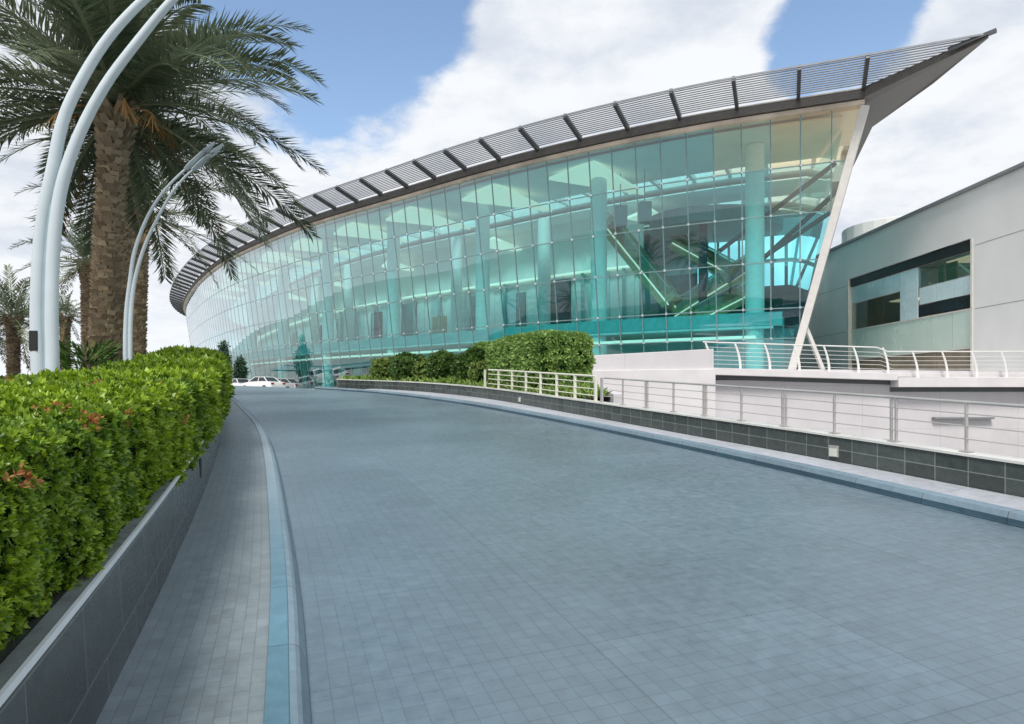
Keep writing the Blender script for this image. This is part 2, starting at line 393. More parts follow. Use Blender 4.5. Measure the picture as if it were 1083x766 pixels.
def rosettes(P, N, size, tint, k=7, r=None):
    """clusters of k leaves radiating round the normal N at P"""
    r = r or rng
    n = len(P); ref = np.where(np.abs(N[:, 2:3]) > 0.9, np.array([[1., 0, 0]]), np.array([[0, 0, 1.]]))
    a = nrm(np.cross(N, ref)); b = np.cross(N, a)
    ph = r.uniform(0, 6.28, n); out = []; tt = []
    for i in range(k):
        th = ph+i*2*math.pi/k+r.normal(0, 0.25, n); el = np.clip(r.normal(0.75, 0.3, n), 0.1, 1.5)
        rad = a*np.cos(th)[:, None]+b*np.sin(th)[:, None]
        d = nrm(rad*np.cos(el)[:, None]+N*np.sin(el)[:, None])
        nn = nrm(N*np.cos(el)[:, None]-rad*np.sin(el)[:, None])
        ln = size*r.uniform(0.75, 1.2, n)
        out.append(leaf_quads(P, d, nn, ln, ln*r.uniform(0.42, 0.55, n), 0.55, -0.15))
        tt.append(np.clip(tint+r.normal(0, 0.08, n), 0, 0.94))
    return np.concatenate(out), np.concatenate(tt)

# ------------------------------------------------------------------ terrain profile and plan curves
def g(y):
    """height of the ramp above the camera's ground point, by distance"""
    y = np.asarray(y, dtype=float); s = 0.0571; k = 0.003
    z = s*y
    d = np.clip(y-26, 0, 32); z = np.where(y > 26, s*26+s*d-0.5*k*d*d, z)
    e = np.clip(y-58, 0, 17); s58 = s-k*32
    z = np.where(y > 58, z+s58*e-0.5*(s58/17)*e*e, z)
    z = np.where(y < -8, s*-8, z)
    return z
def gz(y): return float(g(y))

def spline(pts, step=0.4):
    pts = np.array(pts, float); P = np.vstack([2*pts[0]-pts[1], pts, 2*pts[-1]-pts[-2]]); out = []
    for i in range(1, len(P)-2):
        p0, p1, p2, p3 = P[i-1:i+3]; L = np.linalg.norm(p2-p1); n = max(2, int(L/0.05))
        a = np.linalg.norm(p1-p0)**.5; b = L**.5; c = np.linalg.norm(p3-p2)**.5
        t0, t1, t2, t3 = 0, a, a+b, a+b+c
        t = np.linspace(t1, t2, n, endpoint=False)[:, None]
        A1 = (t1-t)/(t1-t0)*p0+(t-t0)/(t1-t0)*p1; A2 = (t2-t)/(t2-t1)*p1+(t-t1)/(t2-t1)*p2; A3 = (t3-t)/(t3-t2)*p2+(t-t2)/(t3-t2)*p3
        B1 = (t2-t)/(t2-t0)*A1+(t-t0)/(t2-t0)*A2; B2 = (t3-t)/(t3-t1)*A2+(t-t1)/(t3-t1)*A3
        out.append((t2-t)/(t2-t1)*B1+(t-t1)/(t2-t1)*B2)
    C = np.vstack(out+[pts[-1:]])
    s = np.concatenate([[0], np.cumsum(np.linalg.norm(np.diff(C, axis=0), axis=1))])
    q = np.arange(0, s[-1], step)
    return np.stack([np.interp(q, s, C[:, 0]), np.interp(q, s, C[:, 1])], axis=1)
class Curve:
    def __init__(s, pts, step=0.4):
        s.p = spline(pts, step)
        d = np.gradient(s.p, axis=0)
        for _ in range(3): d[1:-1] = (d[:-2]+d[1:-1]*2+d[2:])/4
        s.t = nrm(d); s.n = np.stack([s.t[:, 1], -s.t[:, 0]], axis=1)       # n points to the right of travel
        s.s = np.concatenate([[0], np.cumsum(np.linalg.norm(np.diff(s.p, axis=0), axis=1))])
    def off(s, d): return s.p+s.n*(np.asarray(d)[..., None] if hasattr(d, '__len__') else d)
    def at(s, q, d=0.0):
        x = np.interp(q, s.s, s.p[:, 0]); y = np.interp(q, s.s, s.p[:, 1]); nx = np.interp(q, s.s, s.n[:, 0]); ny = np.interp(q, s.s, s.n[:, 1])
        return np.stack([x+nx*d, y+ny*d], axis=-1), np.stack([nx, ny], axis=-1)
    def s_of_y(s, y): return float(np.interp(y, s.p[:, 1], s.s))

def sweep(mb, curve, prof, zf=g, i0=0, i1=None, mi=0, closed=False, flat=None):
    """strip along a plan curve; prof = [(offset, dz)...]; UV in metres"""
    i1 = len(curve.p) if i1 is None else i1
    pr = list(prof)+([prof[0]] if closed else [])
    vl = [0.0]
    for a, b in zip(pr, pr[1:]): vl.append(vl[-1]+math.hypot(b[0]-a[0], b[1]-a[1]))
    rows = []
    for d, dz in pr:
        q = curve.off(d)[i0:i1]; z = (zf(q[:, 1]) if flat is None else flat)+dz
        rows.append(np.column_stack([q, z]))
    n = i1-i0
    for j in range(len(pr)-1):
        vs = [tuple(x) for x in rows[j]]+[tuple(x) for x in rows[j+1]]
        uv = [(curve.s[i0+i], vl[j]) for i in range(n)]+[(curve.s[i0+i], vl[j+1]) for i in range(n)]
        mb.add(vs, [(i, i+1, n+i+1, n+i) for i in range(n-1)], mi[j] if hasattr(mi, '__len__') else mi, uv)
    if closed:
        for i in (0, n-1): mb.poly([tuple(r[i]) for r in rows[:-1]], mi[0] if hasattr(mi, '__len__') else mi)

KL = Curve([(2.0, -6), (1.05, -3), (0.1, 0), (-.87, 2.86), (-1.62, 4.98), (-4.75, 12.9), (-7.54, 18.8), (-11.9, 27.5), (-16.6, 36), (-22.5, 45), (-30, 55), (-39, 65), (-50, 75), (-64, 88)])
KR = Curve([(10.2, -8), (8.4, -4), (6.6, 1), (4.75, 6.05), (3.75, 9.1), (2.65, 12), (.6, 16.8), (-1.9, 21.8), (-5.6, 27.3), (-10.2, 32.3), (-15.5, 38.5), (-21, 46), (-28, 56), (-37, 66), (-48, 77), (-62, 90)])
WR = Curve([(11.0, -7), (9.4, -3), (7.2, 2), (5.35, 6.86), (4.4, 9.5), (3.15, 12.6), (1.45, 16.9), (-1.0, 22.6), (-4.0, 27.0), (-7.4, 30.2), (-8.3, 31.3), (-8.0, 32.6), (-6.5, 33.6), (-3.5, 34.2)], 0.25)
WALK = -0.82

# ------------------------------------------------------------------ ground, road, footways
def in_pit(x, y):
    i = np.argmin((WR.p[:150, 1]-y)**2) if False else None
    xr = np.interp(y, WR.p[:, 1][:110], WR.p[:, 0][:110])
    return x > xr+0.55 and -7 < y < 29.3 and not (y > 16.4 and x < 2.7)
gx = np.unique(np.concatenate([np.linspace(-2500, -60, 14), np.arange(-60, 61, 1.0), np.linspace(60, 2500, 14)]))
gy = np.unique(np.concatenate([np.linspace(-2500, -10, 14), np.arange(-10, 101, 1.0), np.linspace(101, 3000, 16)]))
mb = MB()
vs = []
for yy in gy:
    for xx in gx:
        z = gz(yy)-0.18
        if in_pit(xx, yy): z = -3.5
        vs.append((xx, yy, z))
nx_ = len(gx)
mb.add(vs, [(j*nx_+i, j*nx_+i+1, (j+1)*nx_+i+1, (j+1)*nx_+i) for j in range(len(gy)-1) for i in range(nx_-1)])
tag(mb.build('ground', M['ground']), kind='structure')

mb = MB()                                           # carriageway between the two kerbs
q = np.linspace(0, 1, 240)
A = KL.p[np.linspace(0, len(KL.p)-1, 240).astype(int)]
tr = np.array([np.argmin(((KR.p-a)**2).sum(1)) for a in A]); tr = np.maximum.accumulate(tr)
sl = KL.s[np.linspace(0, len(KL.p)-1, 240).astype(int)]
NC = 6; vs = []; uv = []
for i, a in enumerate(A):
    b = KR.p[tr[i]]
    for k in range(NC+1):
        p = a+(b-a)*k/NC; vs.append((p[0], p[1], gz(p[1]))); uv.append((np.linalg.norm(p-a), sl[i]))
mb.add(vs, [(i*(NC+1)+k, i*(NC+1)+k+1, (i+1)*(NC+1)+k+1, (i+1)*(NC+1)+k) for i in range(239) for k in range(NC)], 0, uv)
tag(mb.build('road', M['road']), kind='structure')

mb = MB(); sweep(mb, KL, [(0.02, -0.1), (0.0, 0.02), (-.035, .095), (-.055, .112), (-.085, .118)], mi=0)
ib = int(np.argmin(np.abs(KL.p[:, 1]-12)))
sweep(mb, KL, [(-.085, .118), (-.185, .118), (-.195, .06)], i1=ib+1, mi=1)
sweep(mb, KL, [(-.085, .118), (-.185, .118), (-.195, .06)], i0=ib, mi=2)
tag(mb.build('kerb_left', [M['kerb'], M['kerb_blue'], M['kerb_pale']]), kind='structure')
mb = MB(); sweep(mb, KL, [(-.187, .106), (-.5, .108), (WALK-.02, .112)])
tag(mb.build('footway_left', M['walk']), kind='structure')
mb = MB(); sweep(mb, KR, [(-.03, .006), (0.0, .008), (.008, .055), (.03, .112), (.19, .115), (.2, .02)], i1=112, mi=[1, 1, 0, 0, 0])  # gutter line and lower kerb face are a darker slate blue
tag(mb.build('kerb_right', [M['kerb'], M['kerb_dark']]), kind='structure')
mb = MB()
PR = WR.off(-0.02)[:int(40.5/0.25)]; B_ = []
vs = []; uv = []
for i, p in enumerate(PR):
    dd = ((KR.off(.19)-p)**2).sum(1); b = KR.off(.19)[np.argmin(dd)]
    vs += [(b[0], b[1], gz(b[1])+.109), (p[0], p[1], gz(p[1])+.112)]; uv += [(0, WR.s[i]), (np.linalg.norm(p-b), WR.s[i])]
mb.add(vs, [(2*i, 2*i+1, 2*i+3, 2*i+2) for i in range(len(PR)-1)], 0, uv)
tag(mb.build('footway_right', M['walk_pale']), kind='structure')

# ------------------------------------------------------------------ left planter
WL = Curve(KL.off(WALK)[::8], 0.3)
i_end = int(np.argmin(np.abs(WL.p[:, 1]-46)))
wall = empty('planter_wall', (WL.p[10][0], WL.p[10][1], gz(WL.p[10][1])), 'long low wall of polished dark granite holding the bright green hedge beside the left footway', 'wall')
mb = MB(); sweep(mb, WL, [(0, -.05), (-.035, .64), (-.20, .645), (-.20, .3)], i1=i_end)
mb.build('cladding', M['granite_l'], wall)
mb = MB(); sweep(mb, WL, [(-.020, .642), (-.022, .668), (-.036, .669), (-.038, .648)], i1=i_end)
mb.build('edge_trim', M['cap_metal'], wall)
mb = MB(); sweep(mb, WL, [(-.038, .652), (-.040, .664), (-.10, .666), (-.11, .655)], i1=i_end)
mb.build('coping', M['copgrey'], wall)
mb = MB(); sweep(mb, WL, [(-.11, .65), (-.11, .662), (-.30, .664), (-.30, .5)], i1=i_end)
mb.build('ledge', M['ledge'], wall)
for yq in (6.9, 13.5, 20.5):
    s_ = WL.s_of_y(yq); p, n_ = WL.at(s_); rz = math.atan2(n_[1], n_[0])
    mb = MB(); mb.box((p[0]-n_[0]*.045, p[1]-n_[1]*.045, gz(yq)+.42), (.06, .15, .19), rz)
    mb.build('step_light', M['black'], wall, bevel=.004)
mb = MB(); sweep(mb, WL, [(-.19, .56), (-2, .6), (-6, .6), (-14, .55), (-26, .3), (-26.2, -.3)], i1=i_end)
tag(mb.build('planter_soil', M['soil']), kind='structure')

# ---- the long left hedge
def hedge_off(y): return np.interp(y, [1, 3, 8, 14], [-.12, -.09, 0.01, .05])       # front face, measured from the wall face
def hedge_top(y): return np.interp(y, [0, 3, 8, 13, 18, 40], [1.40, 1.42, 1.45, 1.60, 1.66, 1.62])
def lump(s, v): return .035*np.sin(s*2.1+v*3)+.03*np.sin(s*5.3-v*4+1)+.02*np.sin(s*11.7+v*9+2)
HW = 1.25
ph, tn = [], []
PP, NN, SS, TT = [], [], [], []
smin = WL.s_of_y(-1.2); smax = WL.s_of_y(42)
s0 = smin
while s0 < smax:
    ds = 0.25
    c, _ = WL.at(s0); dist = max(1.8, float(np.hypot(*c)))
    a = max(.0205, .0076*dist)
    hz = hedge_top(c[1])-.66
    per = hz+HW+0.5
    n = int(per*ds/a**2)
    ss = s0+rng.uniform(0, ds, n); v = rng.uniform(0, per, n)
    cc, nn2 = WL.at(ss); yy = cc[:, 1]
    fo = hedge_off(yy); top = hedge_top(yy)-.66
    r_ = .13                                      # rounded shoulder
    lx = np.where(v < top, 0, np.where(v < top+HW, -(v-top), -HW)); lz = np.where(v < top, v, np.where(v < top+HW, top, top-(v-top-HW)))
    nxn = np.where(v < top, 1., np.where(v < top+HW, 0., -1.)); nzn = np.where((v >= top) & (v < top+HW), 1., 0.12)
    near = np.clip(1-np.abs(v-top)/.22, 0, 1)
    nxn = np.where(v < top, nxn, nxn+near*.9); nzn = np.where(v < top, nzn+near*.9, nzn)
    lx = lx-near**2*.06*(v < top); lz = lz-near**2*.07*(v >= top)
    taper = -np.clip(.35-lz, 0, .35)*.08
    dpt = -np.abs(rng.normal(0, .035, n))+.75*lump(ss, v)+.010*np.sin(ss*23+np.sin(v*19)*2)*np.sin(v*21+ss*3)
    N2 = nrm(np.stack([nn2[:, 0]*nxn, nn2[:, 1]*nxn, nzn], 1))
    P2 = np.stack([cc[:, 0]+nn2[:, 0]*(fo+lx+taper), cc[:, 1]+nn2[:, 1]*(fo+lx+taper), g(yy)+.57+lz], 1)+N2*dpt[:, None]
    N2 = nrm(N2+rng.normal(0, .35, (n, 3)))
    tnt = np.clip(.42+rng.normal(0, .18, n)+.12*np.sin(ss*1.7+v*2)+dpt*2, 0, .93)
    PP.append(P2); NN.append(N2); SS.append(a*1.3*rng.uniform(.7, 1.25, n)); TT.append(tnt)
    s0 += ds
P2, N2, S2, T2 = map(np.concatenate, (PP, NN, SS, TT))
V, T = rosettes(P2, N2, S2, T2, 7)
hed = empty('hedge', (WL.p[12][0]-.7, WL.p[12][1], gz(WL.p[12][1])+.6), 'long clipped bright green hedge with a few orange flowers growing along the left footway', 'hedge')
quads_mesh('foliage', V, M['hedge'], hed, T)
# ixora-like flower heads
face = (P2[:, 2]-g(P2[:, 1]) > 1.0) & (P2[:, 1] > 1.7) & (P2[:, 1] < 15) & ((N2*(np.array([0, 0, 1.9])-P2)).sum(1) > 0)
idx = rng.choice(np.nonzero(face)[0], 24, replace=False)
FP = np.repeat(P2[idx], 10, 0)+rng.normal(0, .020, (len(idx)*10, 3)); FN = nrm(np.repeat(N2[idx], 10, 0)+rng.normal(0, .4, (len(idx)*10, 3)))
Vf, _ = rosettes(FP+FN*.05, FN, np.full(len(FP), .026), np.full(len(FP), .5), 4)
quads_mesh('flowers', Vf, leaf_mat('flower_petals', (0.30, 0.085, 0.03), (0.46, 0.22, 0.07), None, .6, .3), hed, rng.uniform(0, .9, len(Vf)))
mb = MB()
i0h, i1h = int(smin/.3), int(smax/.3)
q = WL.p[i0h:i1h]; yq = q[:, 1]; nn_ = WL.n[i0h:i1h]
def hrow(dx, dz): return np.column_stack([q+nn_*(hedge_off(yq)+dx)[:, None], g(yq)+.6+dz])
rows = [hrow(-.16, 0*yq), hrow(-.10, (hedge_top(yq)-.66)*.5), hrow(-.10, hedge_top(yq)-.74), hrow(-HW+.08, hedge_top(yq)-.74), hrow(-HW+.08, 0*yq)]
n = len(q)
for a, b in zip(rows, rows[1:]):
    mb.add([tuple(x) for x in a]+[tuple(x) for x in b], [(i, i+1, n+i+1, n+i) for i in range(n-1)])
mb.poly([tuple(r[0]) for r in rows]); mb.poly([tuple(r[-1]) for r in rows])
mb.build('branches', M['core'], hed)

# ------------------------------------------------------------------ palms
def palm(x, y, z0, h, r0, flen, nf, seed, label, pairs=46, lean=(0, 0), boots=True, group='date palms behind the hedge', lo=-35, hi=82, dry=4, leafw=.035, skip=None):
    r = np.random.default_rng(seed)
    root = empty('palm_tree', (x, y, z0), label, 'palm tree', group)
    top = np.array([x+lean[0], y+lean[1], z0+h])
    axis = lambda t: np.array([x+lean[0]*t**1.5, y+lean[1]*t**1.5, z0-.2+(h+.2)*t])
    rad = lambda t: r0*(1.18-.25*min(1, t*6) + .10*max(0, t-.55)/.45 + (.26*max(0, t-.86)/.14))
    # trunk: a core wrapped by spirals of cut leaf bases
    n = 14; rows_ = 26; core = []
    Q = []; tt = []
    for i in range(rows_):
        c0, c1 = axis(i/rows_), axis((i+1)/rows_); ra, rb = rad(i/rows_)*.93, rad((i+1)/rows_)*.93
        for k in range(n):
            a0, a1 = 2*math.pi*k/n, 2*math.pi*(k+1)/n
            Q.append([c0+ra*np.array([math.cos(a0), math.sin(a0), 0]), c0+ra*np.array([math.cos(a1), math.sin(a1), 0]),
                      c1+rb*np.array([math.cos(a1), math.sin(a1), 0]), c1+rb*np.array([math.cos(a0), math.sin(a0), 0])]); tt.append(.1)
    if boots:
        dz = .070
        m = int(h/dz); per = 9
        for i in range(m):
            t = (i+.5)/m; c = axis(t); rr = rad(t); late = max(0, (t-.82)/.18)
            for k in range(per):
                a = 2*math.pi*(k+.5*(i % 2)+r.uniform(-.28, .28))/per
                wdt = rr*2*math.pi/per*r.uniform(.85, 1.15)
                out = np.array([math.cos(a), math.sin(a), 0]); tg = np.array([-math.sin(a), math.cos(a), 0]); up = np.array([0, 0, 1.])
                L = dz*r.uniform(.75, 1.25)*(1+2.2*late); pro = rr*(.12+.14*r.random())+late*.10
                zz = r.uniform(-.03, .03)
                b0 = c+out*(rr*.90)+up*(zz-dz*.15); tipc = c+out*(rr+pro)+up*(zz+L)
                tw = wdt*r.uniform(.36, .5)*(1-.6*late)
                tl, trr = tipc-tg*tw, tipc+tg*tw
                bl, br = b0-tg*wdt*.5, b0+tg*wdt*.5
                inn = c+out*(rr*.86)+up*(zz+L*.9)
                tc_ = .25+.6*r.random()
                Q.append([bl, br, trr, tl]); tt.append(tc_)
                Q.append([tl, trr, inn+tg*tw, inn-tg*tw]); tt.append(min(1, tc_+.25))
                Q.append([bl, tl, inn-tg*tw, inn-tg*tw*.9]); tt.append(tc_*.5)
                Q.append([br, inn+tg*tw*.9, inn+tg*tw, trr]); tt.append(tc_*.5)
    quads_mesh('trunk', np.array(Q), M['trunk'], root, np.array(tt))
    if dry:                                          # old fruit stalks under the crown
        for k in range(9 if pairs > 47 else 0):
            QS = []
            a = r.uniform(0, 6.28); o_ = np.array([math.cos(a), math.sin(a), 0]); tg = np.array([-math.sin(a), math.cos(a), 0]); c = top-np.array([0, 0, .15])
            L = r.uniform(.5, .95); drop = r.uniform(.1, .5); pp = [c+o_*(r0*1.2+L*t)+np.array([0, 0, .22*t-drop*1.6*t*t]) for t in np.linspace(0, 1, 7)]
            for p, p2 in zip(pp, pp[1:]):
                QS.append([p-tg*.018, p+tg*.018, p2+tg*.015, p2-tg*.015]); QS.append([p-[0, 0, .02], p+[0, 0, .02], p2+[0, 0, .015], p2-[0, 0, .015]])
            for j in range(22):
                p = pp[-1-(j % 2)]; d = nrm(np.array([o_*r.uniform(-.2, .7)+tg*r.normal(0, .4)+np.array([0, 0, -1.])]))[0]; l_ = r.uniform(.25, .5)
                QS.append([p-tg*.006, p+tg*.006, p+d*l_+tg*.004, p+d*l_-tg*.004])
            quads_mesh('fruit_stalk', np.array(QS), M['stalk'], root, r.random(len(QS)))
    # crown
    QL, TL, QD = [], [], []
    for f in range(nf):
        u = (f+.5)/nf; el = R(hi+(lo-hi)*u**.9+r.uniform(-9, 9)); az = f*2.39996+r.uniform(-.3, .3)
        if skip and u > skip[2] and skip[0] < (math.degrees(az)+180) % 360-180 < skip[1]: continue      # pruned low fronds
        L = flen*r.uniform(.85, 1.1)*(1 if u > .15 else .8); ns = 22
        p = top+np.array([math.cos(az), math.sin(az), 0])*r0*.5+np.array([0, 0, .25*(1-u)])
        d = np.array([math.cos(az)*math.cos(el), math.sin(az)*math.cos(el), math.sin(el)])
        droop = r.uniform(.75, 1.25)*(1.25 if u < .5 else .8)
        pts, ds = [p], [d]; cur = el; a2 = az; tw = r.uniform(-.15, .15)
        for i in range(ns):
            cur -= droop*.92/ns*(math.cos(cur)*.85+.15)*(0.4+1.3*i/ns); a2 += tw/ns
            d = np.array([math.cos(a2)*math.cos(cur), math.sin(a2)*math.cos(cur), math.sin(cur)])
            p = p+d*L/ns; pts.append(p); ds.append(d)
        pts = np.array(pts); ds = np.array(ds)
        isdry = f >= nf-dry
        bt = r.uniform(.15, .75)
        q = np.linspace(0.10, 1.0, pairs)
        PX = np.stack([np.interp(q, np.linspace(0, 1, ns+1), pts[:, k]) for k in range(3)], 1)
        DX = nrm(np.stack([np.interp(q, np.linspace(0, 1, ns+1), ds[:, k]) for k in range(3)], 1))
        sd0 = np.array([-math.sin(az), math.cos(az), 0.]); roll = r.uniform(-.5, .5)
        SD = nrm(sd0-DX*(DX@sd0)[:, None]); UP = np.cross(SD, DX); UP *= np.sign(UP[:, 2:3]+1e-6)
        SDr = SD*math.cos(roll)+UP*math.sin(roll); UPr = UP*math.cos(roll)-SD*math.sin(roll)
        ll = flen*.150*np.clip(np.minimum(q/.22, 1)*.6+.4, 0, 1)*np.clip(1.0-.55*np.clip((q-.6)/.4, 0, 1)**1.5, .3, 1)
        for sg in (-1, 1):
            jit = r.normal(0, .14, (pairs, 3))
            fw = .75+.5*q
            dl = nrm(SDr*sg+DX*fw[:, None]+UPr*(r.normal(.30, .16, pairs))[:, None]+jit-np.array([0, 0, .10]))
            ln = ll*r.uniform(.8, 1.15, pairs)
            QL_ = leaf_quads(PX, dl, UPr, ln, np.full(pairs, leafw)*r.uniform(.8, 1.2, pairs), .4, .2)
            if isdry: QD.append(QL_)
            else:
                QL.append(QL_); TL.append(np.clip(bt+r.normal(0, .15, pairs), 0, .93))
        # rachis
        wr = np.linspace(.045, .008, ns+1)*(flen/3.6)
        for i in range(ns):
            s1 = sd0*wr[i]; s2 = sd0*wr[i+1]; up1 = np.array([0, 0, wr[i]*.7])
            tgt = QD if isdry else QL
            tgt.append(np.array([[pts[i]-s1, pts[i]+s1, pts[i+1]+s2, pts[i+1]-s2]])); 
            if not isdry: TL.append(np.array([.85]))
            tgt.append(np.array([[pts[i]-s1*.3-up1, pts[i]+s1*.3+up1, pts[i+1]+s2*.3+up1*.8, pts[i+1]-s2*.3-up1*.8]]))
            if not isdry: TL.append(np.array([.8]))
    quads_mesh('crown', np.concatenate(QL), M['palm'], root, np.concatenate(TL))
    if QD:
        QD = np.concatenate(QD); quads_mesh('dry_fronds', QD, M['palmdry'], root, r.uniform(0, .9, len(QD)))
    return root
def soil(y): return gz(y)+.5
palm(-7.46, 12, soil(12), 5.5, .225, 3.75, 92, 3, 'big date palm with shaggy trunk and full crown just behind the nearest lamp post', pairs=96, lean=(.30, 0), dry=2, leafw=.034, lo=-30, skip=(-140, -35, .66))
palm(-9.62, 16, soil(16), 6.5, .24, 3.5, 46, 5, 'date palm whose trunk is half hidden right behind the big palm', pairs=52, lean=(.3, 0), dry=1, lo=-16, skip=(-150, 10, .5))
palm(-12.45, 22, soil(22), 5.7, .25, 3.6, 46, 8, 'date palm with clean brown trunk just right of the second lamp post', pairs=48, lean=(.1, 0), dry=1, lo=-24, skip=(-179, -25, .45))
palm(-22.6, 30, soil(30)-.2, 2.9, .26, 2.9, 40, 11, 'bushy low palm standing at the left edge of the photo', pairs=34, leafw=.05)
palm(-27.0, 40, soil(40)-.3, 3.9, .26, 1.9, 32, 13, 'small distant palm seen between the two nearest lamp post and palm trunk', pairs=26, leafw=.05)
palm(-18.6, 29, soil(29)-.2, 5.2, .24, 2.9, 34, 17, 'middle distance palm mostly hidden behind the big trunk, fronds showing on its left', pairs=34, leafw=.045)
palm(-27.0, 34, soil(34)-.2, 2.4, .26, 3.0, 34, 19, 'dark palm cut by the left picture edge behind the bushy low palm', pairs=30, leafw=.055)
# spiky dark shrub at the foot of the big palm
r = np.random.default_rng(2)
root = empty('shrub', (-7.25, 11.2, soil(11.2)), 'dark spiky shrub at the foot of the big date palm', 'shrub')
n = 900; th = r.uniform(0, 6.28, n); rr = .42*np.sqrt(r.random(n)); zz = r.random(n)*1.1+.15
P = np.stack([-7.2+rr*np.cos(th), 11.2+rr*np.sin(th), soil(11.2)+zz], 1)
D = nrm(np.stack([np.cos(th), np.sin(th), r.uniform(-.1, 1.2, n)], 1))
quads_mesh('foliage', leaf_quads(P, D, nrm(r.normal(0, 1, (n, 3))+np.array([0, 0, 1])), r.uniform(.12, .26, n), r.uniform(.03, .05, n)), M['bushdk'], root, r.random(n))
mb = MB(); mb.tube([(-7.2, 11.2, soil(11.2)-.1), (-7.22, 11.2, soil(11.2)+1.0)], [.05, .02], 8); mb.build('stem', M['bark'], root)

# ------------------------------------------------------------------ lamp posts: twin curved tubes with a web between
def lamp_post(x, y, label, sc=1.0, hgt=1.0):
    z0 = soil(y)-.1
    root = empty('lamp_post', (x, y, z0), label, 'lamp post', 'curved twin arm lamp posts behind the hedge')
    # (offset towards the road, height) of both tubes
    A = [(0, 0), (0, 1.0), (0, 1.85), (.07, 2.75), (.21, 3.43), (.34, 4.0), (.55, 4.45), (.89, 4.97), (1.35, 5.45), (1.82, 5.80), (2.31, 6.10)]
    B = [(.17, 0), (.17, 1.0), (.17, 1.75), (.215, 2.63), (.32, 3.25), (.53, 3.83), (.84, 4.40), (1.24, 4.93), (1.69, 5.45), (2.15, 5.83), (2.65, 6.12)]
    def path(ps):
        c = spline(ps, .12); return [(x+u*sc, y-.02*v, z0+v*hgt) for u, v in c]
    pa, pb = path(A), path(B)
    for nm, pp, r0, r1 in (('upper_arm', pa, .082, .04), ('lower_arm', pb, .078, .036)):
        mb = MB(); rad = np.interp(np.linspace(0, 1, len(pp)), [0, .45, 1], [r0, r0*.9, r1])*sc
        mb.tube(pp, list(rad), 14); mb.build(nm, M['lamp'], root, smooth=True)
    mb = MB(); k = int(len(pa)*.44)
    for i in range(k):
        a0, a1, b0, b1 = (Vector(pa[i]), Vector(pa[i+1]), Vector(pb[i]), Vector(pb[i+1])); d = Vector((0, .03*sc, 0))
        mb.add([a0-d, b0-d, b1-d, a1-d, a0+d, b0+d, b1+d, a1+d], [(0, 1, 2, 3), (7, 6, 5, 4), (1, 5, 6, 2), (4, 0, 3, 7)])
    mb.build('web', M['lampweb'], root)
    mb = MB(); mb.box((x-.005*sc, y-.085*sc, z0+1.36*hgt), (.095*sc, .05, .24)); mb.build('access_panel', M['black'], root, bevel=.006)
    mb = MB(); mb.box((x+.08*sc, y, z0+.03), (.5*sc, .42*sc, .06)); mb.build('base_plate', M['lampweb'], root, bevel=.01)
    for pp in (pa, pb):
        e = Vector(pp[-1]); t = (e-Vector(pp[-4])).normalized(); mb = MB()
        mb.tube([e-t*.05, e+t*.1, e+t*.45, e+t*.62], [.05, .075, .07, .03], 12, flat=.45); mb.build('lamp_head', M['lamp'], root, smooth=True)
    return root
lamp_post(-5.71, 8.0, 'nearest and tallest curved grey lamp post, standing before the big palm', 1.0, 1.0)
lamp_post(-6.58, 11.3, 'shorter curved twin arm lamp post standing second, beside the big palm trunk', .48, .715)
lamp_post(-30.2, 46.0, 'faint distant white lamp post seen just left of the big palm trunk', .9, .62)

# ------------------------------------------------------------------ right parapet wall with railing
n_w = int(np.argmin(np.abs(WR.p[:, 1]-31.2)))
pw = empty('parapet_wall', (5.35, 6.86, gz(6.86)), 'low dark green tiled parapet wall with pale coping along the right side of the road', 'wall')
mb = MB(); sweep(mb, WR, [(-.0, .02), (-.0, .45), (.22, .45), (.22, -4)])
for e in (0, len(WR.p)-1):
    a = WR.off(0)[e]; b = WR.off(.22)[e]; z = gz(a[1]); mb.poly([(a[0], a[1], z), (a[0], a[1], z+.45), (b[0], b[1], z+.45), (b[0], b[1], z)])
mb.build('tiling', M['granite'], pw)
mb = MB(); sweep(mb, WR, [(-.02, .452), (-.02, .480), (.24, .482), (.24, .44)]); mb.build('coping', M['cap'], pw)
for yq in (9.35, 20.0):
    s_ = WR.s_of_y(yq) if False else float(WR.s[np.argmin(np.abs(WR.p[:130, 1]-yq))]); p, n_ = WR.at(s_); rz = math.atan2(n_[1], n_[0]); z = gz(p[1])
    mb = MB(); mb.box((p[0]-n_[0]*.004, p[1]-n_[1]*.004, z+.25), (.03, .16, .16), rz); f_ = mb.build('step_light', M['steel'], pw, bevel=.004)
    mb = MB(); mb.box((p[0]-n_[0]*.022, p[1]-n_[1]*.022, z+.235), (.014, .125, .11), rz); mb.build('lens', M['steplight'], f_)

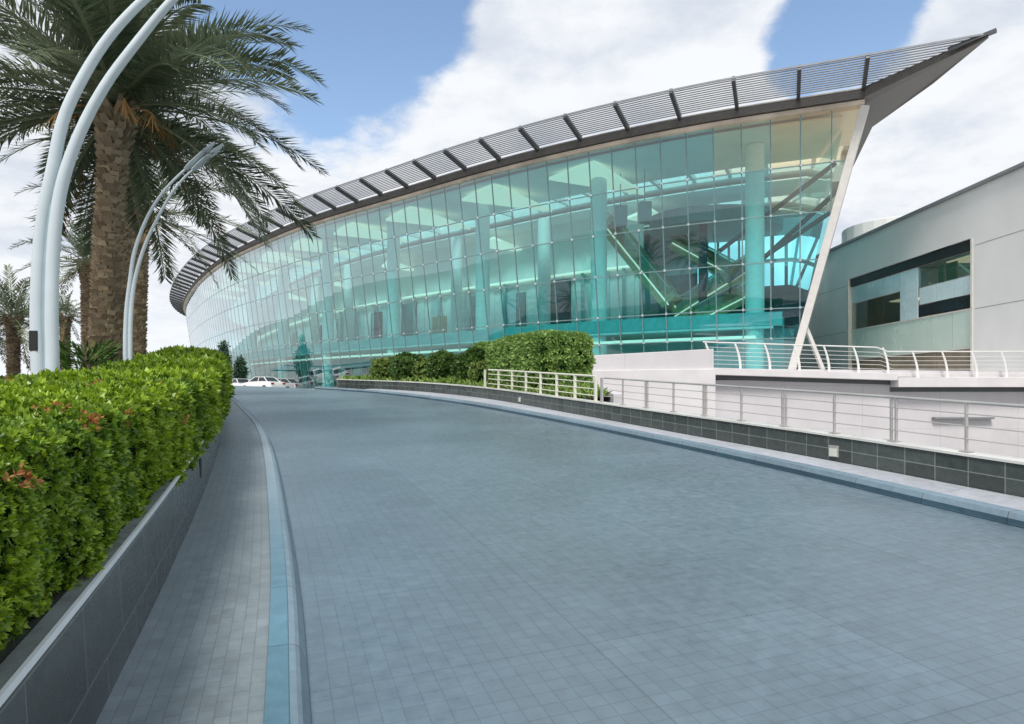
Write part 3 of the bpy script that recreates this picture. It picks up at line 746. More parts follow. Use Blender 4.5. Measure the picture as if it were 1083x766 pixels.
def railing(name, curve, s0, s1, sp, ht, rails, off, zoff, mat, label, zf=gz, post=(.036, .02), rail_r=.02, thin=.009, dbl=()):
    a, _ = curve.at(s0, off); root = empty(name, (a[0], a[1], zf(a[1])+zoff), label, 'railing')
    ss = np.arange(s0, s1+1e-6, sp)
    for i, s_ in enumerate(ss):
        p, n_ = curve.at(s_, off); rz = math.atan2(n_[1], n_[0]); z = zf(p[1])+zoff; mb = MB()
        for k in ((-.035, .035) if i in dbl else (0,)):
            t = np.array([-n_[1], n_[0]])*k
            mb.box((p[0]+t[0], p[1]+t[1], z+ht/2), (post[0], post[1], ht), rz)
        mb.box((p[0], p[1], z+.006), (.11, .11, .012), rz)
        mb.build('post', mat, root)
    q = np.arange(s0-.02, s1+.02, .3); P, _ = curve.at(q, off)
    path = lambda h: [(a[0], a[1], zf(a[1])+zoff+h) for a in P]
    mb = MB(); mb.tube(path(ht), rail_r, 8); mb.build('handrail', mat, root, smooth=True)
    for h in rails:
        mb = MB(); mb.tube(path(h), thin, 6); mb.build('rail', mat, root, smooth=True)
    return root
sA = float(WR.s[np.argmin(np.abs(WR.p[:, 1]-15.6))]); s_start = float(WR.s[np.argmin(np.abs(WR.p[:, 1]-3.0))])
sp_ = .95
k0 = int((sA-s_start)/sp_)
railing('railing', WR, sA-k0*sp_, sA, sp_, .57, [.15, .30, .44], .11, .482, M['steel'], 'slender grey steel railing on the tiled parapet wall in front of the white terrace wall', dbl=tuple(range(0, k0+1, 2)), rail_r=.019, thin=.008)
sB = float(WR.s[np.argmin(np.abs(WR.p[:130, 1]-22.6))])
railing('railing', WR, sA+.3, sB, (sB-sA-.3)/7-1e-4, .60, [.13, .29, .45], .11, .482, M['cream'], 'cream painted railing with close set posts in front of the big clipped hedge', post=(.06, .06), rail_r=.026, thin=.015)

# ------------------------------------------------------------------ right planter: soil, ground cover, shrubs, clipped hedge
iA = int(np.argmin(np.abs(WR.p[:130, 1]-16.6)))
edge = [tuple(p) for p in WR.off(.2)[iA:]]
inner = [(2.5, 28.0), (2.5, 16.8)]
poly = edge+[(1.5, 34.0)]+inner
mb = MB(); cxy = np.array([0.5, 25.0])
def rz_(x, y): return gz(min(y, 31))+.44+.35*max(0, min(1, (x-np.interp(y, WR.p[:150, 1], WR.p[:150, 0]))/4))
rings = 8; vs = []
for k in range(rings+1):
    for (a, b) in poly:
        p = np.array([a, b])+(cxy-np.array([a, b]))*k/rings; vs.append((p[0], p[1], rz_(p[0], p[1])))
n = len(poly)
mb.add(vs, [(k*n+i, k*n+(i+1) % n, (k+1)*n+(i+1) % n, (k+1)*n+i) for k in range(rings) for i in range(n)])
tag(mb.build('planter_soil', M['soil']), kind='structure')

def inside_right(n, r):
    q = r.integers(iA, len(WR.p)-8, n); d = r.uniform(.27, 3.0, n)
    P = WR.p[q]+WR.n[q]*d[:, None]+r.uniform(-.15, .15, (n, 2)); return P
r = np.random.default_rng(21)
P = inside_right(11000, r); P = P[(P[:, 0] < 2.4) & (P[:, 1] > 16.9)]; Z = np.array([rz_(a, b) for a, b in P])
n = len(P); D = nrm(np.stack([r.normal(0, 1, n), r.normal(0, 1, n), r.uniform(.3, 1.6, n)], 1))
Vg = leaf_quads(np.column_stack([P, Z]), D, nrm(r.normal(0, 1, (n, 3))+[0, 0, .5]), r.uniform(.14, .34, n), r.uniform(.05, .10, n))
tag(quads_mesh('ground_cover', Vg, M['grass'], None, r.random(n)), 'low leafy green ground cover in the planter behind the tiled parapet wall', 'ground cover', kind='stuff')

def bush(name, c, rad, nleaf, mat, label, cat, seed, leaf=.10, stem=True, group=None, box=None):
    """clump of leaves over an uneven ellipsoid, or over a rounded box with plan rotation"""
    r = np.random.default_rng(seed)
    root = empty(name, c, label, cat, group); n = nleaf
    if box is None:
        u = nrm(r.normal(0, 1, (n, 3))); u[:, 2] = np.where(u[:, 2] < -.55, -u[:, 2], u[:, 2])
        lum = 1+.10*np.sin(u[:, 0]*5+seed)+.10*np.sin(u[:, 1]*6+2*seed)+.08*np.sin(u[:, 2]*7+u[:, 0]*4)
        rr = lum*(1-np.abs(r.normal(0, .10, n)))
        P = np.array(c)+[0, 0, rad[2]*.9]+u*rad*rr[:, None]; N = nrm(u/np.array(rad)+r.normal(0, .35, (n, 3)))
    else:
        rz, (bx, by, bz) = box
        f = r.random(n); ax = [by*bz, by*bz, bx*bz, bx*bz, bx*by]; cum = np.cumsum(ax)/sum(ax); side = np.searchsorted(cum, f)
        a = r.uniform(-1, 1, n); b = r.uniform(-1, 1, n); L = np.zeros((n, 3)); Nn = np.zeros((n, 3))
        for k, (nx3, f3) in enumerate((((1, 0, 0), lambda a, b: (1, a, b)), ((-1, 0, 0), lambda a, b: (-1, a, b)), ((0, 1, 0), lambda a, b: (a, 1, b)), ((0, -1, 0), lambda a, b: (a, -1, b)), ((0, 0, 1), lambda a, b: (a, b, 1)))):
            m_ = side == k; x3 = f3(a[m_], b[m_]); L[m_] = np.stack([np.broadcast_to(t, m_.sum()) for t in x3], 1); Nn[m_] = nx3
        q = np.abs(L)**6; rnd = (q.sum(1))**(-1/6); L = L*rnd[:, None]*1.0
        wob = 1+.02*np.sin(L[:, 0]*9+seed)+.02*np.sin(L[:, 1]*7)+.02*np.sin(L[:, 2]*8+L[:, 0]*5)-np.abs(r.normal(0, .02, n))
        L = L*wob[:, None]*np.array([bx/2, by/2, bz/2]); cs, sn = math.cos(rz), math.sin(rz)
        P = np.stack([c[0]+L[:, 0]*cs-L[:, 1]*sn, c[1]+L[:, 0]*sn+L[:, 1]*cs, c[2]+bz/2+L[:, 2]], 1)
        N = np.stack([Nn[:, 0]*cs-Nn[:, 1]*sn, Nn[:, 0]*sn+Nn[:, 1]*cs, Nn[:, 2]], 1); N = nrm(N+r.normal(0, .4, (n, 3)))
    V, T = rosettes(P, N, np.full(n, leaf)*r.uniform(.8, 1.2, n), np.clip(r.normal(.5, .2, n), 0, .93), 5, r)
    quads_mesh('foliage', V, mat, root, T)
    mb = MB()
    if box is None:
        # inner mass of twigs
        k = 10; ring = []
        for i in range(1, 6):
            ph = math.pi*i/6
            for j in range(k): ring.append((c[0]+rad[0]*.78*math.sin(ph)*math.cos(6.283*j/k), c[1]+rad[1]*.78*math.sin(ph)*math.sin(6.283*j/k), c[2]+rad[2]*.9+rad[2]*.78*math.cos(ph)))
        mb.add(ring, [(i*k+j, (i+1)*k+j, (i+1)*k+(j+1) % k, i*k+(j+1) % k) for i in range(4) for j in range(k)]+[tuple(range(k))[::-1], tuple(4*k+j for j in range(k))])
        mb.tube([(c[0], c[1], c[2]-.2), (c[0], c[1], c[2]+rad[2]*.5)], [.06, .05], 8)
    else:
        mb.box((c[0], c[1], c[2]+box[1][2]*.45), (box[1][0]*.9, box[1][1]*.88, box[1][2]*.88), box[0])
    mb.build('branches', M['core'], root)
    return root
dirw = math.atan2(1.0, -.42)                        # heading of the wall there
bush('hedge', (.80, 22.2, rz_(.80, 22.2)-.15), None, 5200, M['hedge2'], 'big square clipped hedge behind the cream railing on the right', 'hedge', 31, .13, box=(dirw, (5.0, 1.9, 1.75)))
bush('hedge', (.2, 27.0, rz_(.2, 27.0)-.1), None, 2600, M['hedge2'], 'longer low hedge strip behind the dark round bushes, left of the square hedge', 'hedge', 32, .14, box=(math.atan2(1, -.8), (5.4, 1.3, 1.45)))
bush('bush', (-1.45, 25.3, rz_(-1.45, 25.3)), (.74, .62, .62), 900, M['bushdk'], 'dark green rounded bush next to the square clipped hedge', 'bush', 33, .13, group='dark round bushes')
bush('bush', (-2.85, 27.3, rz_(-2.85, 27.3)), (.72, .62, .60), 900, M['bushdk'], 'dark green rounded bush standing in the middle of the planter row', 'bush', 34, .13, group='dark round bushes')
bush('bush', (-4.55, 29.0, rz_(-4.55, 29.0)), (.80, .65, .60), 900, M['bushdk'], 'dark green dome shaped bush near the far rounded end of the parapet wall', 'bush', 35, .13, group='dark round bushes')
bush('bush', (-5.75, 30.0, rz_(-5.75, 30.0)), (.62, .5, .52), 420, M['bushlt'], 'small pale green bush at the far end of the parapet wall', 'bush', 36, .12)
bush('bush', (-1.15, 23.9, rz_(-1.15, 23.9)+.15), (.36, .36, .36), 260, M['bushlt'], 'little pale yellow green bush in front of the dark bushes', 'bush', 37, .09)
bush('bush', (-3.7, 27.8, rz_(-3.7, 27.8)), (.42, .4, .46), 260, M['bushlt'], 'pale green bush squeezed between two dark round bushes', 'bush', 38, .10)

# ------------------------------------------------------------------ white terrace with parapet block
ter = empty('terrace', (14, 29, 0), 'white rendered terrace with an overhanging pale edge in front of the glass building', 'terrace')
tz = lambda x, y: 2.64-.031*(x-9)
mb = MB(); mb.slab([(3.0, 28.9), (60, 28.9), (60, 29.4), (3.0, 29.4)], -4, lambda x, y: tz(max(9, min(x, 24)), y)-.46)
mb.build('wall', M['render'], ter)
zc_ = lambda x, y: tz(min(x, 16.6), y)
mb = MB(); mb.slab([(8.35, 28.3), (16.5, 28.3), (16.5, 29.0), (8.35, 29.0)], lambda x, y: zc_(x, y)-.30, zc_)
mb.slab([(16.5, 28.24), (60, 28.24), (60, 29.0), (16.5, 29.0)], lambda x, y: 2.24-.42, lambda x, y: 2.24)
mb.build('edge_beam', M['render2'], ter, bevel=.015)
mb = MB(); mb.slab([(8.6, 28.86), (16.5, 28.86), (16.5, 28.95), (8.6, 28.95)], lambda x, y: zc_(x, y)-.48, lambda x, y: zc_(x, y)-.305); mb.slab([(16.5, 28.86), (60, 28.86), (60, 28.95), (16.5, 28.95)], 1.62, 1.815); mb.build('painted_shadow', M['shadowline'], ter)  # dark strip painted as the shadow line under the edge beam
mb = MB(); mb.slab([(8.35, 29.0), (60, 29.0), (60, 44), (8.35, 44)], lambda x, y: tz(min(24, x), y)-.3, lambda x, y: tz(min(24, x), y)-.01); mb.build('deck', M['render2'], ter)
mb = MB(); mb.slab([(2.5, 16.3), (2.75, 16.3), (2.75, 26.0), (2.5, 26.0)], -4, lambda x, y: gz(y)+.62); mb.build('side_wall', M['render'], ter)
mb = MB(); mb.box((19.6, 28.75, .48), (2.6, .22, .08)); mb.build('ledge', M['greycap'], ter, bevel=.01)
pb_ = empty('parapet_block', (5.5, 26, 0), 'thick white parapet block rising beside the square clipped hedge', 'wall')
mb = MB(); mb.slab([(1.6, 26.0), (8.0, 26.0), (8.0, 28.2), (1.6, 28.2)], -4, lambda x, y: 2.46+.012*(x-3)); mb.build('base', M['render2'], pb_, bevel=.02)
mb = MB(); mb.slab([(1.6, 26.14), (7.97, 26.14), (7.97, 27.2), (1.6, 27.2)], 2.4, lambda x, y: 3.04+.055*(x-2.9)); mb.build('upstand', M['render'], pb_, bevel=.02)

tr_ = empty('railing', (9, 28.6, 2.6), 'white terrace railing with curved posts in front of the grey building', 'railing')
xs = list(np.arange(8.6, 23.4, 1.28))
for x in xs:
    z = max(2.24, zc_(x, 28)) if x < 16.5 else 2.24; mb = MB()
    lean_ = -.24
    pts = [(x+.16*(1-t)**2*0+lean_*(1-t*t)*-.0+(-.25*(t**2)), 28.62, z+1.12*t) for t in np.linspace(0, 1, 7)]
    mb.tube(pts, [.055, .055, .052, .05, .045, .042, .038], 8, flat=.5); mb.build('post', M['whitepost'], tr_, smooth=True)
zr = lambda x: (zc_(x, 28) if x < 16.5 else 2.24)
for k, h in enumerate((.18, .36, .54, .72, .90)):
    mb = MB(); mb.tube([(x-.25*(h/1.12)**2, 28.62, zr(x)+h) for x in np.arange(8.5, 26, .5)], .010, 6); mb.build('rail', M['whitepost'], tr_)
mb = MB(); mb.tube([(x-.25, 28.62, zr(x)+1.12) for x in np.arange(8.5, 26, .5)], .028, 8); mb.build('handrail', M['whitepost'], tr_, smooth=True)

# ------------------------------------------------------------------ grey building on the right
gb = empty('grey_building', (23, 38, 1.5), 'plain grey clad building with a long recessed window band on the right', 'building')
X0 = 23.0; Y0, Y1 = 24.0, 54.0; ZT = 11.76; WY0, WY1, WZ0, WZ1 = 33.1, 45.3, 2.3, 9.32
mb = MB()
def wallq(y0, y1, z0, z1): mb.add([(X0, y0, z0), (X0, y1, z0), (X0, y1, z1), (X0, y0, z1)], [(0, 3, 2, 1)])
wallq(Y0, WY0, 0, ZT); wallq(WY1, Y1, 0, ZT); wallq(WY0, WY1, WZ1, ZT); wallq(WY0, WY1, 0, WZ0)
mb.add([(X0, Y1, 0), (X0+18, Y1, 0), (X0+18, Y1, ZT), (X0, Y1, ZT)], [(0, 1, 2, 3)])
mb.add([(X0, Y0, 0), (X0+18, Y0, 0), (X0+18, Y0, ZT), (X0, Y0, ZT)], [(3, 2, 1, 0)])
mb.add([(X0, Y0, ZT), (X0+18, Y0, ZT), (X0+18, Y1, ZT), (X0, Y1, ZT)], [(0, 1, 2, 3)])
wmb = mb
mb = MB(); mb.box((X0-.03, (Y0+Y1)/2, ZT+.05), (.35, Y1-Y0+.1, .16)); mb.box((X0+9, Y1+.03, ZT+.05), (18, .35, .16)); mb.build('coping', M['greycap'], gb, bevel=.01)
for zz in (5.75, 8.9, ):
    for (a, b) in ((Y0, WY0-.25), (WY1+.25, Y1)): wmb.box((X0-.001, (a+b)/2, zz), (.012, b-a, .025), 0, 1)
for yy in (28.2, ): wmb.box((X0-.001, yy, 6.5), (.012, .025, 9.5), 0, 1)
wmb.build('wall', [M['greywall'], M['greycap']], gb)
D_ = .30                                             # depth of the recess
win = MB(); win.box((X0+D_/2, WY0+.0, (WZ0+WZ1)/2), (D_+.06, .16, WZ1-WZ0)); win.box((X0+D_/2, WY1-.0, (WZ0+WZ1)/2), (D_+.06, .16, WZ1-WZ0))
win.box((X0+D_/2, (WY0+WY1)/2, WZ0-.03), (D_+.06, WY1-WY0+.16, .07))
wf = win.build('window_frame', M['jamb'], gb, bevel=.01)
mb = MB(); mb.box((X0+D_/2+.05, (WY0+WY1)/2, WZ1-.27), (D_-.12, WY1-WY0-.2, .52)); mb.build('head_panel', M['black'], wf)
def pan(name, mat, y0, y1, z0, z1, n, x=X0+.24, gap=.035):
    mb = MB(); wdt = (y1-y0)/n
    for i in range(n): mb.box((x, y0+wdt*(i+.5), (z0+z1)/2), (.04, wdt-gap, z1-z0-gap))
    return mb.build(name, mat, wf)
pan('spandrel', M['spandrel'], 39.6, 45.2, 7.62, 8.76, 3)
pan('window', M['clearglass'], 39.6, 45.2, 5.82, 7.60, 3)
pan('pier', M['spandrel'], 37.8, 39.55, 5.84, 8.76, 1, X0+.20)
pan('window', M['clearglass'], 33.2, 37.75, 7.56, 8.76, 3)
pan('spandrel', M['spandrel'], 33.2, 37.75, 6.56, 7.54, 3)
pan('window', M['carglass'], 33.2, 37.75, 5.90, 6.54, 3)
pan('frosted_window', M['frosted'], 33.2, 45.2, 3.86, 5.80, 7)
pan('base_panel', M['brown'], 33.2, 45.2, 2.32, 3.82, 4)
mb = MB(); mb.box((X0+.26, (WY0+WY1)/2, 5.82), (.16, WY1-WY0-.2, .07)); mb.box((X0+.26, (WY0+WY1)/2, 3.84), (.16, WY1-WY0-.2, .06)); mb.build('transom', M['jamb'], wf)
# rooms behind
mb = MB(); mb.box((X0+5.5, 39.25, 5.78), (8.5, 11.9, .12)); mb.box((X0+9.6, 39.25, 5.5), (.1, 11.9, 6.5)); mb.box((X0+5.5, 33.2, 5.5), (8.5, .1, 6.5)); mb.box((X0+5.5, 45.2, 5.5), (8.5, .1, 6.5)); mb.build('inner_room', M['intwarm'], gb)
mb = MB()
rr = random.Random(4)
for i in range(16):
    mb = MB(); y = rr.uniform(33.8, 44.8); h = rr.uniform(.5, 1.6); mb.box((X0+rr.uniform(1.0, 4), y, 5.85+h/2), (rr.uniform(.3, 1.2), rr.uniform(.3, 1.0), h)); mb.build('desk', M['brown'], gb, bevel=.02)
mb = MB(); mb.box((X0+1.2, 36.4, 8.2), (.05, .9, 1.1)); mb.build('blind', M['frosted'], gb)
mb = MB(); mb.box((X0+1.2, 37.3, 8.2), (.05, .5, 1.1)); mb.build('blind', M['frosted'], gb)
mb = MB(); mb.box((X0+2.5, 42.6, 7.55), (1.4, 1.8, .06)); mb.build('ceiling_glow', M['litstrip'], gb)
mb = MB(); mb.box((X0+2.2, 35.6, 8.9), (1.6, 3.2, .06)); mb.build('ceiling_glow', M['litstrip'], gb)
mb = MB(); mb.tube([(X0+4.2, 47, ZT), (X0+4.2, 47, ZT+1.5), (X0+4.2, 47, ZT+1.75)], [3.4, 3.4, 2.6], 28); mb.build('roof_housing', M['greywall'], gb)

# ------------------------------------------------------------------ the glass building
S = 1.4
TP = [(13.3, 25), (7.9, 27.3), (3.35, 29.9), (-.9, 32.9), (-5.8, 37), (-13, 43.2), (-17.6, 48), (-24.3, 56), (-34, 70.7), (-43.9, 89), (-49, 103), (-51, 118), (-50, 130)]
TP = [(a*S, b*S) for a, b in TP]
class Facade(Curve): pass
FC = Curve(TP, 0.35)                                # heading left/away: its right side n points INTO the building
ZTOP, ZBOT, LEAN = 16.75, 1.7, 2.0
FL = FC.s[-1]; PANEL = 1.54
def F(s, z, d=0.0):
    """point on the leaning facade, d metres inwards"""
    if s >= 0: p, n_ = FC.at(s)
    else: p = FC.p[0]+FC.t[0]*s; n_ = FC.n[0]
    q = p+n_*(LEAN*(ZTOP-z)/(ZTOP-ZBOT)+d)
    return Vector((q[0], q[1], z))
def FT(s, d, z):
    """point by plan offset from the roof edge, d metres inwards"""
    if s >= 0: p, n_ = FC.at(s)
    else: p = FC.p[0]+FC.t[0]*s; n_ = FC.n[0]
    q = p+n_*d; return Vector((q[0], q[1], z))
SEND = 3.6
def send(z): return SEND*(ZTOP-z)/(ZTOP-2.8)
ROWS = [16.75, 14.1, 11.55, 9.0, 6.4, 4.7, 1.7]
cb = empty('glass_building', (FC.p[60][0], FC.p[60][1]+6, 1.7), 'large curved teal glass hall under a louvred roof ending in a pointed prow', 'building')
ns = int(FL/PANEL)
mb = MB()
for a, b in zip(ROWS, ROWS[1:]):
    for i in range(ns):
        s0_, s1_ = i*PANEL, (i+1)*PANEL
        ta, tb = max(s0_, send(a)), max(s0_, send(b)); ua, ub = max(s1_, send(a)), max(s1_, send(b))
        pts = [F(tb, b), F(ub, b), F(ua, a), F(ta, a)]
        keep = [pts[0]]
        for p in pts[1:]:
            if (p-keep[-1]).length > .01 and (p-keep[0]).length > .01: keep.append(p)
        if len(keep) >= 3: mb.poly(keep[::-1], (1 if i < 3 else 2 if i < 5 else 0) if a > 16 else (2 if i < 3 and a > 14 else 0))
mb.build('glazing', [M['glass'], M['glass_warm_refl'], M['glass_faint_refl']], cb)
mb = MB(); sp = MB()
for i in range(ns+1):
    s_ = i*PANEL
    zl = ZBOT if s_ >= SEND else max(ZBOT, ZTOP-(s_/SEND)*(ZTOP-2.8))
    if i > 0 and s_ < FL:
        wd = .065 if s_ < 60 else .09
        mb.bar(F(s_, zl, .03), F(s_, ZTOP, .03), wd, .07)
for z in ROWS[1:-1]:
    ss = np.arange(send(z), FL-1, PANEL/2)
    for a, b in zip(ss, ss[1:]): mb.bar(F(a, z, .03), F(b, z, .03), .065, .06)
for i in range(1, min(ns, 46)):
    for z in ROWS[1:-1]:
        s_ = i*PANEL
        if s_ > send(z)+.1:
            c = F(s_, z, -.02); mb.box(c, (.13, .10, .13), 0, 1)
mb.build('mullion', [M['mull'], M['spider']], cb)
# eave trim and fascia
mb = MB()
ss = np.arange(0, FL-1, 1.0)
def strip(mb, ring, ss=ss):
    """ring: list of (d, z); swept along the roof edge"""
    n = len(ring); vs = []
    for s_ in ss: vs += [tuple(FT(s_, d, z)) for d, z in ring]
    mb.add(vs, [(i*n+k, (i+1)*n+k, (i+1)*n+(k+1) % n, i*n+(k+1) % n) for i in range(len(ss)-1) for k in range(n)]+[tuple(range(n)), tuple((len(ss)-1)*n+k for k in range(n-1, -1, -1))])
strip(mb, [(-.25, 16.78), (.3, 16.72), (.3, 17.0), (-.25, 17.0)]); mb.build('eave_trim', M['eave'], cb)
mb = MB(); strip(mb, [(-.42, 17.05), (.5, 17.003), (.5, 17.75), (-.30, 17.62)]); mb.build('fascia', M['fascia'], cb)
mb = MB(); strip(mb, [(.5, 17.01), (7, 17.1), (7, 17.8), (.5, 17.72)]); strip(mb, [(11, 17.15), (15, 17.2), (15, 17.85), (11, 17.82)]); strip(mb, [(19, 17.25), (24, 17.3), (24, 17.9), (19, 17.88)])
for q_ in np.arange(2, FL-4, 3.15): mb.bar(FT(q_, 6.9, 17.4), FT(q_, 19.1, 17.5), .25, .4)
mb.build('roof', M['intwhite'], cb)
for d_ in (7, 15):
    mb = MB(); strip(mb, [(d_+.02, 17.62), (d_+3.98, 17.64), (d_+3.98, 17.66), (d_+.02, 17.64)]); mb.build('added_skylight', M['skyglass'], cb)  # glazed bands added to let more daylight into the hall
# fins and louvres
OUT, UPZ = 2.45, .66
TIP = 4.92
def lv(o): return 17.62+UPZ*(o-.3)/(OUT-.3)
s_ = 0.05
while s_ < FL-4:
    mb = MB(); mb.bar(FT(s_, -.28, lv(.28)-.05), FT(s_, -OUT, lv(OUT)), .18, .32); mb.build('roof_fin', M['fin'], cb); s_ += 3.15
mb = MB()
for k, o in enumerate(np.linspace(.50, OUT, 13)):
    s_e = -TIP*(o-.3)/(OUT-.3)*.98
    ss = np.concatenate([[s_e], np.arange(0, FL-3, 1.4)]); hgt = .045 if k < 12 else .09
    for a, b in zip(ss, ss[1:]): mb.bar(FT(a, -o, lv(o)+.03), FT(b, -o, lv(o)+.03), .075, hgt)
mb.build('louvre_screen', M['louver'], cb)
# prow
A0 = FT(0, -.42, 17.05); tipP = FT(-TIP, -OUT, lv(OUT)-.02); Cb = Vector((21.4, 39.3, 17.35)); Db = Vector((25.0, 52, 17.3)); Eb = FT(0, 6, 17.05)
mb = MB()
bot = [A0, tipP-Vector((0, 0, .16)), Vector((22.0, 34.6, 17.72)), Cb, Db, FT(0, 18, 17.2), FT(0, .5, 17.0)]
topv = [A0+Vector((0, 0, .55)), tipP+Vector((0, 0, .10)), Vector((22.0, 34.6, 17.95)), Cb+Vector((0, 0, .7)), Db+Vector((0, 0, .6)), FT(0, 18, 17.85), FT(0, .5, 17.74)]
n = len(bot)
mb.add(bot+topv, [tuple(range(n)), tuple(range(2*n-1, n-1, -1))]+[(i, n+i, n+(i+1) % n, (i+1) % n) for i in range(n)])
mb.build('prow', M['fascia'], cb)
mb = MB(); t2 = FT(-TIP-.30, -OUT-.02, lv(OUT)+.10); mb.bar(tipP+Vector((-1.3, .9, -.25)), t2, .22, .16); mb.build('prow_tip', M['fin'], cb)
# leaning end mast with its strut
mb = MB(); mb.bar(F(SEND, 2.45, -.05), F(-.05, ZTOP-.02, -.05), .42, .30, up=(-.5, -.86, 0)); mb.build('mast', M['mast'], cb, bevel=.02)
ms = F(SEND*.80, 5.6, .1)
mb = MB(); mb.bar(ms, Vector((ms.x+1.35, ms.y+.2, 2.45)), .2, .2); mb.build('strut', M['mast'], cb, bevel=.01)

# interior
def plate(name, mat, s0, s1, d0, d1, z0, z1, step=1.5):
    mb = MB(); ss = np.arange(s0, s1+.01, step); n = 4; vs = []
    for s_ in ss: vs += [tuple(FT(s_, d, z)) for d, z in ((d0, z0), (d1, z0), (d1, z1), (d0, z1))]
    mb.add(vs, [(i*4+k, (i+1)*4+k, (i+1)*4+(k+1) % 4, i*4+(k+1) % 4) for i in range(len(ss)-1) for k in range(4)]+[(0, 1, 2, 3), tuple((len(ss)-1)*4+k for k in (3, 2, 1, 0))])
    return mb.build(name, mat, cb)
SE = FL-6
for d0_, d1_ in ((.55, 7), (11, 15), (19, 22)): plate('ceiling', M['intceil'], 1.0, SE, d0_, d1_, 16.55, 16.65)
plate('upper_floor', M['intslab'], 4.0, SE, 2.55, 16.5, 5.55, 6.35)
plate('ground_floor', M['intfloor'], 4.2, SE, 2.3, 22, 1.6, 1.75)
plate('slab_light', M['litstrip'], 5.5, SE, 2.50, 2.54, 4.78, 4.98)
plate('slab_soffit', M['intwhite'], 4.5, SE, 2.56, 16.4, 5.40, 5.53)
plate('upper_wall', M['intwhite'], 17.5, SE, 13.0, 13.3, 6.36, 11.9)
plate('wall_light', M['litstrip'], 17.5, SE, 12.4, 12.9, 11.75, 11.9)
plate('upper_wall_top', M['intceil'], 17.5, SE, 13.6, 13.9, 11.9, 16.54)
plate('ground_wall', M['intwhite'], 9.0, SE, 8.0, 8.3, 1.76, 5.38)
plate('back_wall', M['intteal'], 4.6, SE, 21.5, 22, 1.76, 16.5)
for i in range(28):                                  # alternating wall panels
    s_ = 18+i*2.7; a = FT(s_, 12.93, 9.1); b = FT(s_+1.3, 12.93, 9.1); mb = MB(); mb.bar(a, b, .08, 5.3); mb.build('wall_panel', M['spandrel' if i % 2 else 'intwhite'], cb)
# doors and dark openings in the upper wall
for (s0_, w_, m_, z1) in ((25.2, 2.6, 'intdark', 10.9), (36.0, 1.6, 'intteal', 10.4), (41.0, 2.2, 'intwarm', 8.8), (46.5, 3.0, 'intteal', 10.6), (54.0, 2.4, 'intdark', 10.2), (63, 3, 'intteal', 10.3), (72, 2.5, 'intdark', 10), (30.5, 1.0, 'intteal', 10.2), (84, 3, 'intteal', 10)):
    mb = MB(); a = FT(s0_, 12.85, 0); b = FT(s0_+w_, 12.85, 0); z1 += .6; mb.bar((a.x, a.y, (6.4+z1)/2), (b.x, b.y, (6.4+z1)/2), .2, z1-6.4); mb.build('doorway', M[m_], cb)
for i in range(12):                                  # wall panel piers
    s_ = 19+i*4.6; a = FT(s_, 12.7, 6.4); mb = MB(); mb.bar(a, (a.x, a.y, 11.8), .25, .25); mb.build('pier', M['intslab'], cb)
for i in range(22):                                  # ground floor openings
    s_ = 11+i*3.4; a = FT(s_, 7.9, 3.0); b = FT(s_+1.3, 7.9, 3.0); mb = MB(); mb.bar(a, b, .2, 2.4); mb.build('doorway', M['intteal' if i % 3 else 'intdark'], cb)
for k, s_ in enumerate((5.6, 16.2, 26.8, 37.4, 48.0, 58.6, 69.2)):
    for d in ((3.2, 11.0) if k > 1 else (3.2,)):
        a = FT(s_, d, 1.7); mb = MB(); mb.tube([(a.x, a.y, 1.7), (a.x, a.y, 16.5)], .55, 20); mb.build('column', M['intwhite'], cb, smooth=True)
# ceiling sails, made to glow in place of daylight from above
for i in range(10):
    s_ = 14.5+i*8.4+random.uniform(-.6, .6)
    for (d0, d1, w_, z) in ((1.0, 6.3, 5.0, 16.3),) if i % 2 else ((1.0, 6.3, 5.0, 16.3), (11.0, 14.2, 3.8, 15.6)):
        a, b, c = FT(s_+w_, d0+.6, z-.2), FT(s_+1.2, d0, z+.1), FT(s_-.3, d1, z-.9)
        mb = MB(); up = Vector((0, 0, .22)); mb.add([a, b, c, a+up, b+up, c+up], [(0, 1, 2), (5, 4, 3), (0, 3, 4, 1), (1, 4, 5, 2), (2, 5, 3, 0)]); mb.build('ceiling_glow', M['lit'], cb)
# atrium: mezzanine, escalators, hung boxes, glowing sky panes
mb = MB(); c = FT(9.2, 9, 0)
ring = [(c.x+4.6*math.cos(a), c.y+3.4*math.sin(a)) for a in np.linspace(0, 6.283, 33)[:-1]]; mb.slab(ring, 12.9, 13.9); mb.build('mezzanine', M['intteal'], cb)
def escalator(a, b, wd=1.5):
    a = Vector(a); b = Vector(b); mb = MB(); mb.bar(a, b, wd, 1.15); o = mb.build('escalator', M['stair'], cb)
    t = (b-a).normalized(); sd_ = t.cross(Vector((0, 0, 1))).normalized()
    for sg in (-1, 1):
        mb = MB(); off = sd_*sg*wd*.5+Vector((0, 0, .95)); mb.bar(a+off, b+off, .08, .08); mb.build('handrail', M['steel'], o)
        mb = MB(); off = sd_*sg*(wd*.5+.03)+Vector((0, 0, -.2)); mb.bar(a+off, b+off, .05, .09); mb.build('light_line', M['litstrip'], o)
        mb = MB(); off = sd_*sg*wd*.5+Vector((0, 0, .55)); mb.bar(a+off, b+off, .03, .75); mb.build('balustrade', M['clearglass'], o)
    return o
escalator(FT(16.3, 5.5, 13.2), FT(11.6, 5.5, 7.6))
escalator(FT(12.0, 7.2, 7.0), FT(5.8, 8.6, 10.4))
escalator(FT(12.8, 9.5, 12.6), FT(7.2, 10, 9.6))
escalator(FT(10.0, 6.2, 6.5), FT(6.2, 7.4, 8.3))
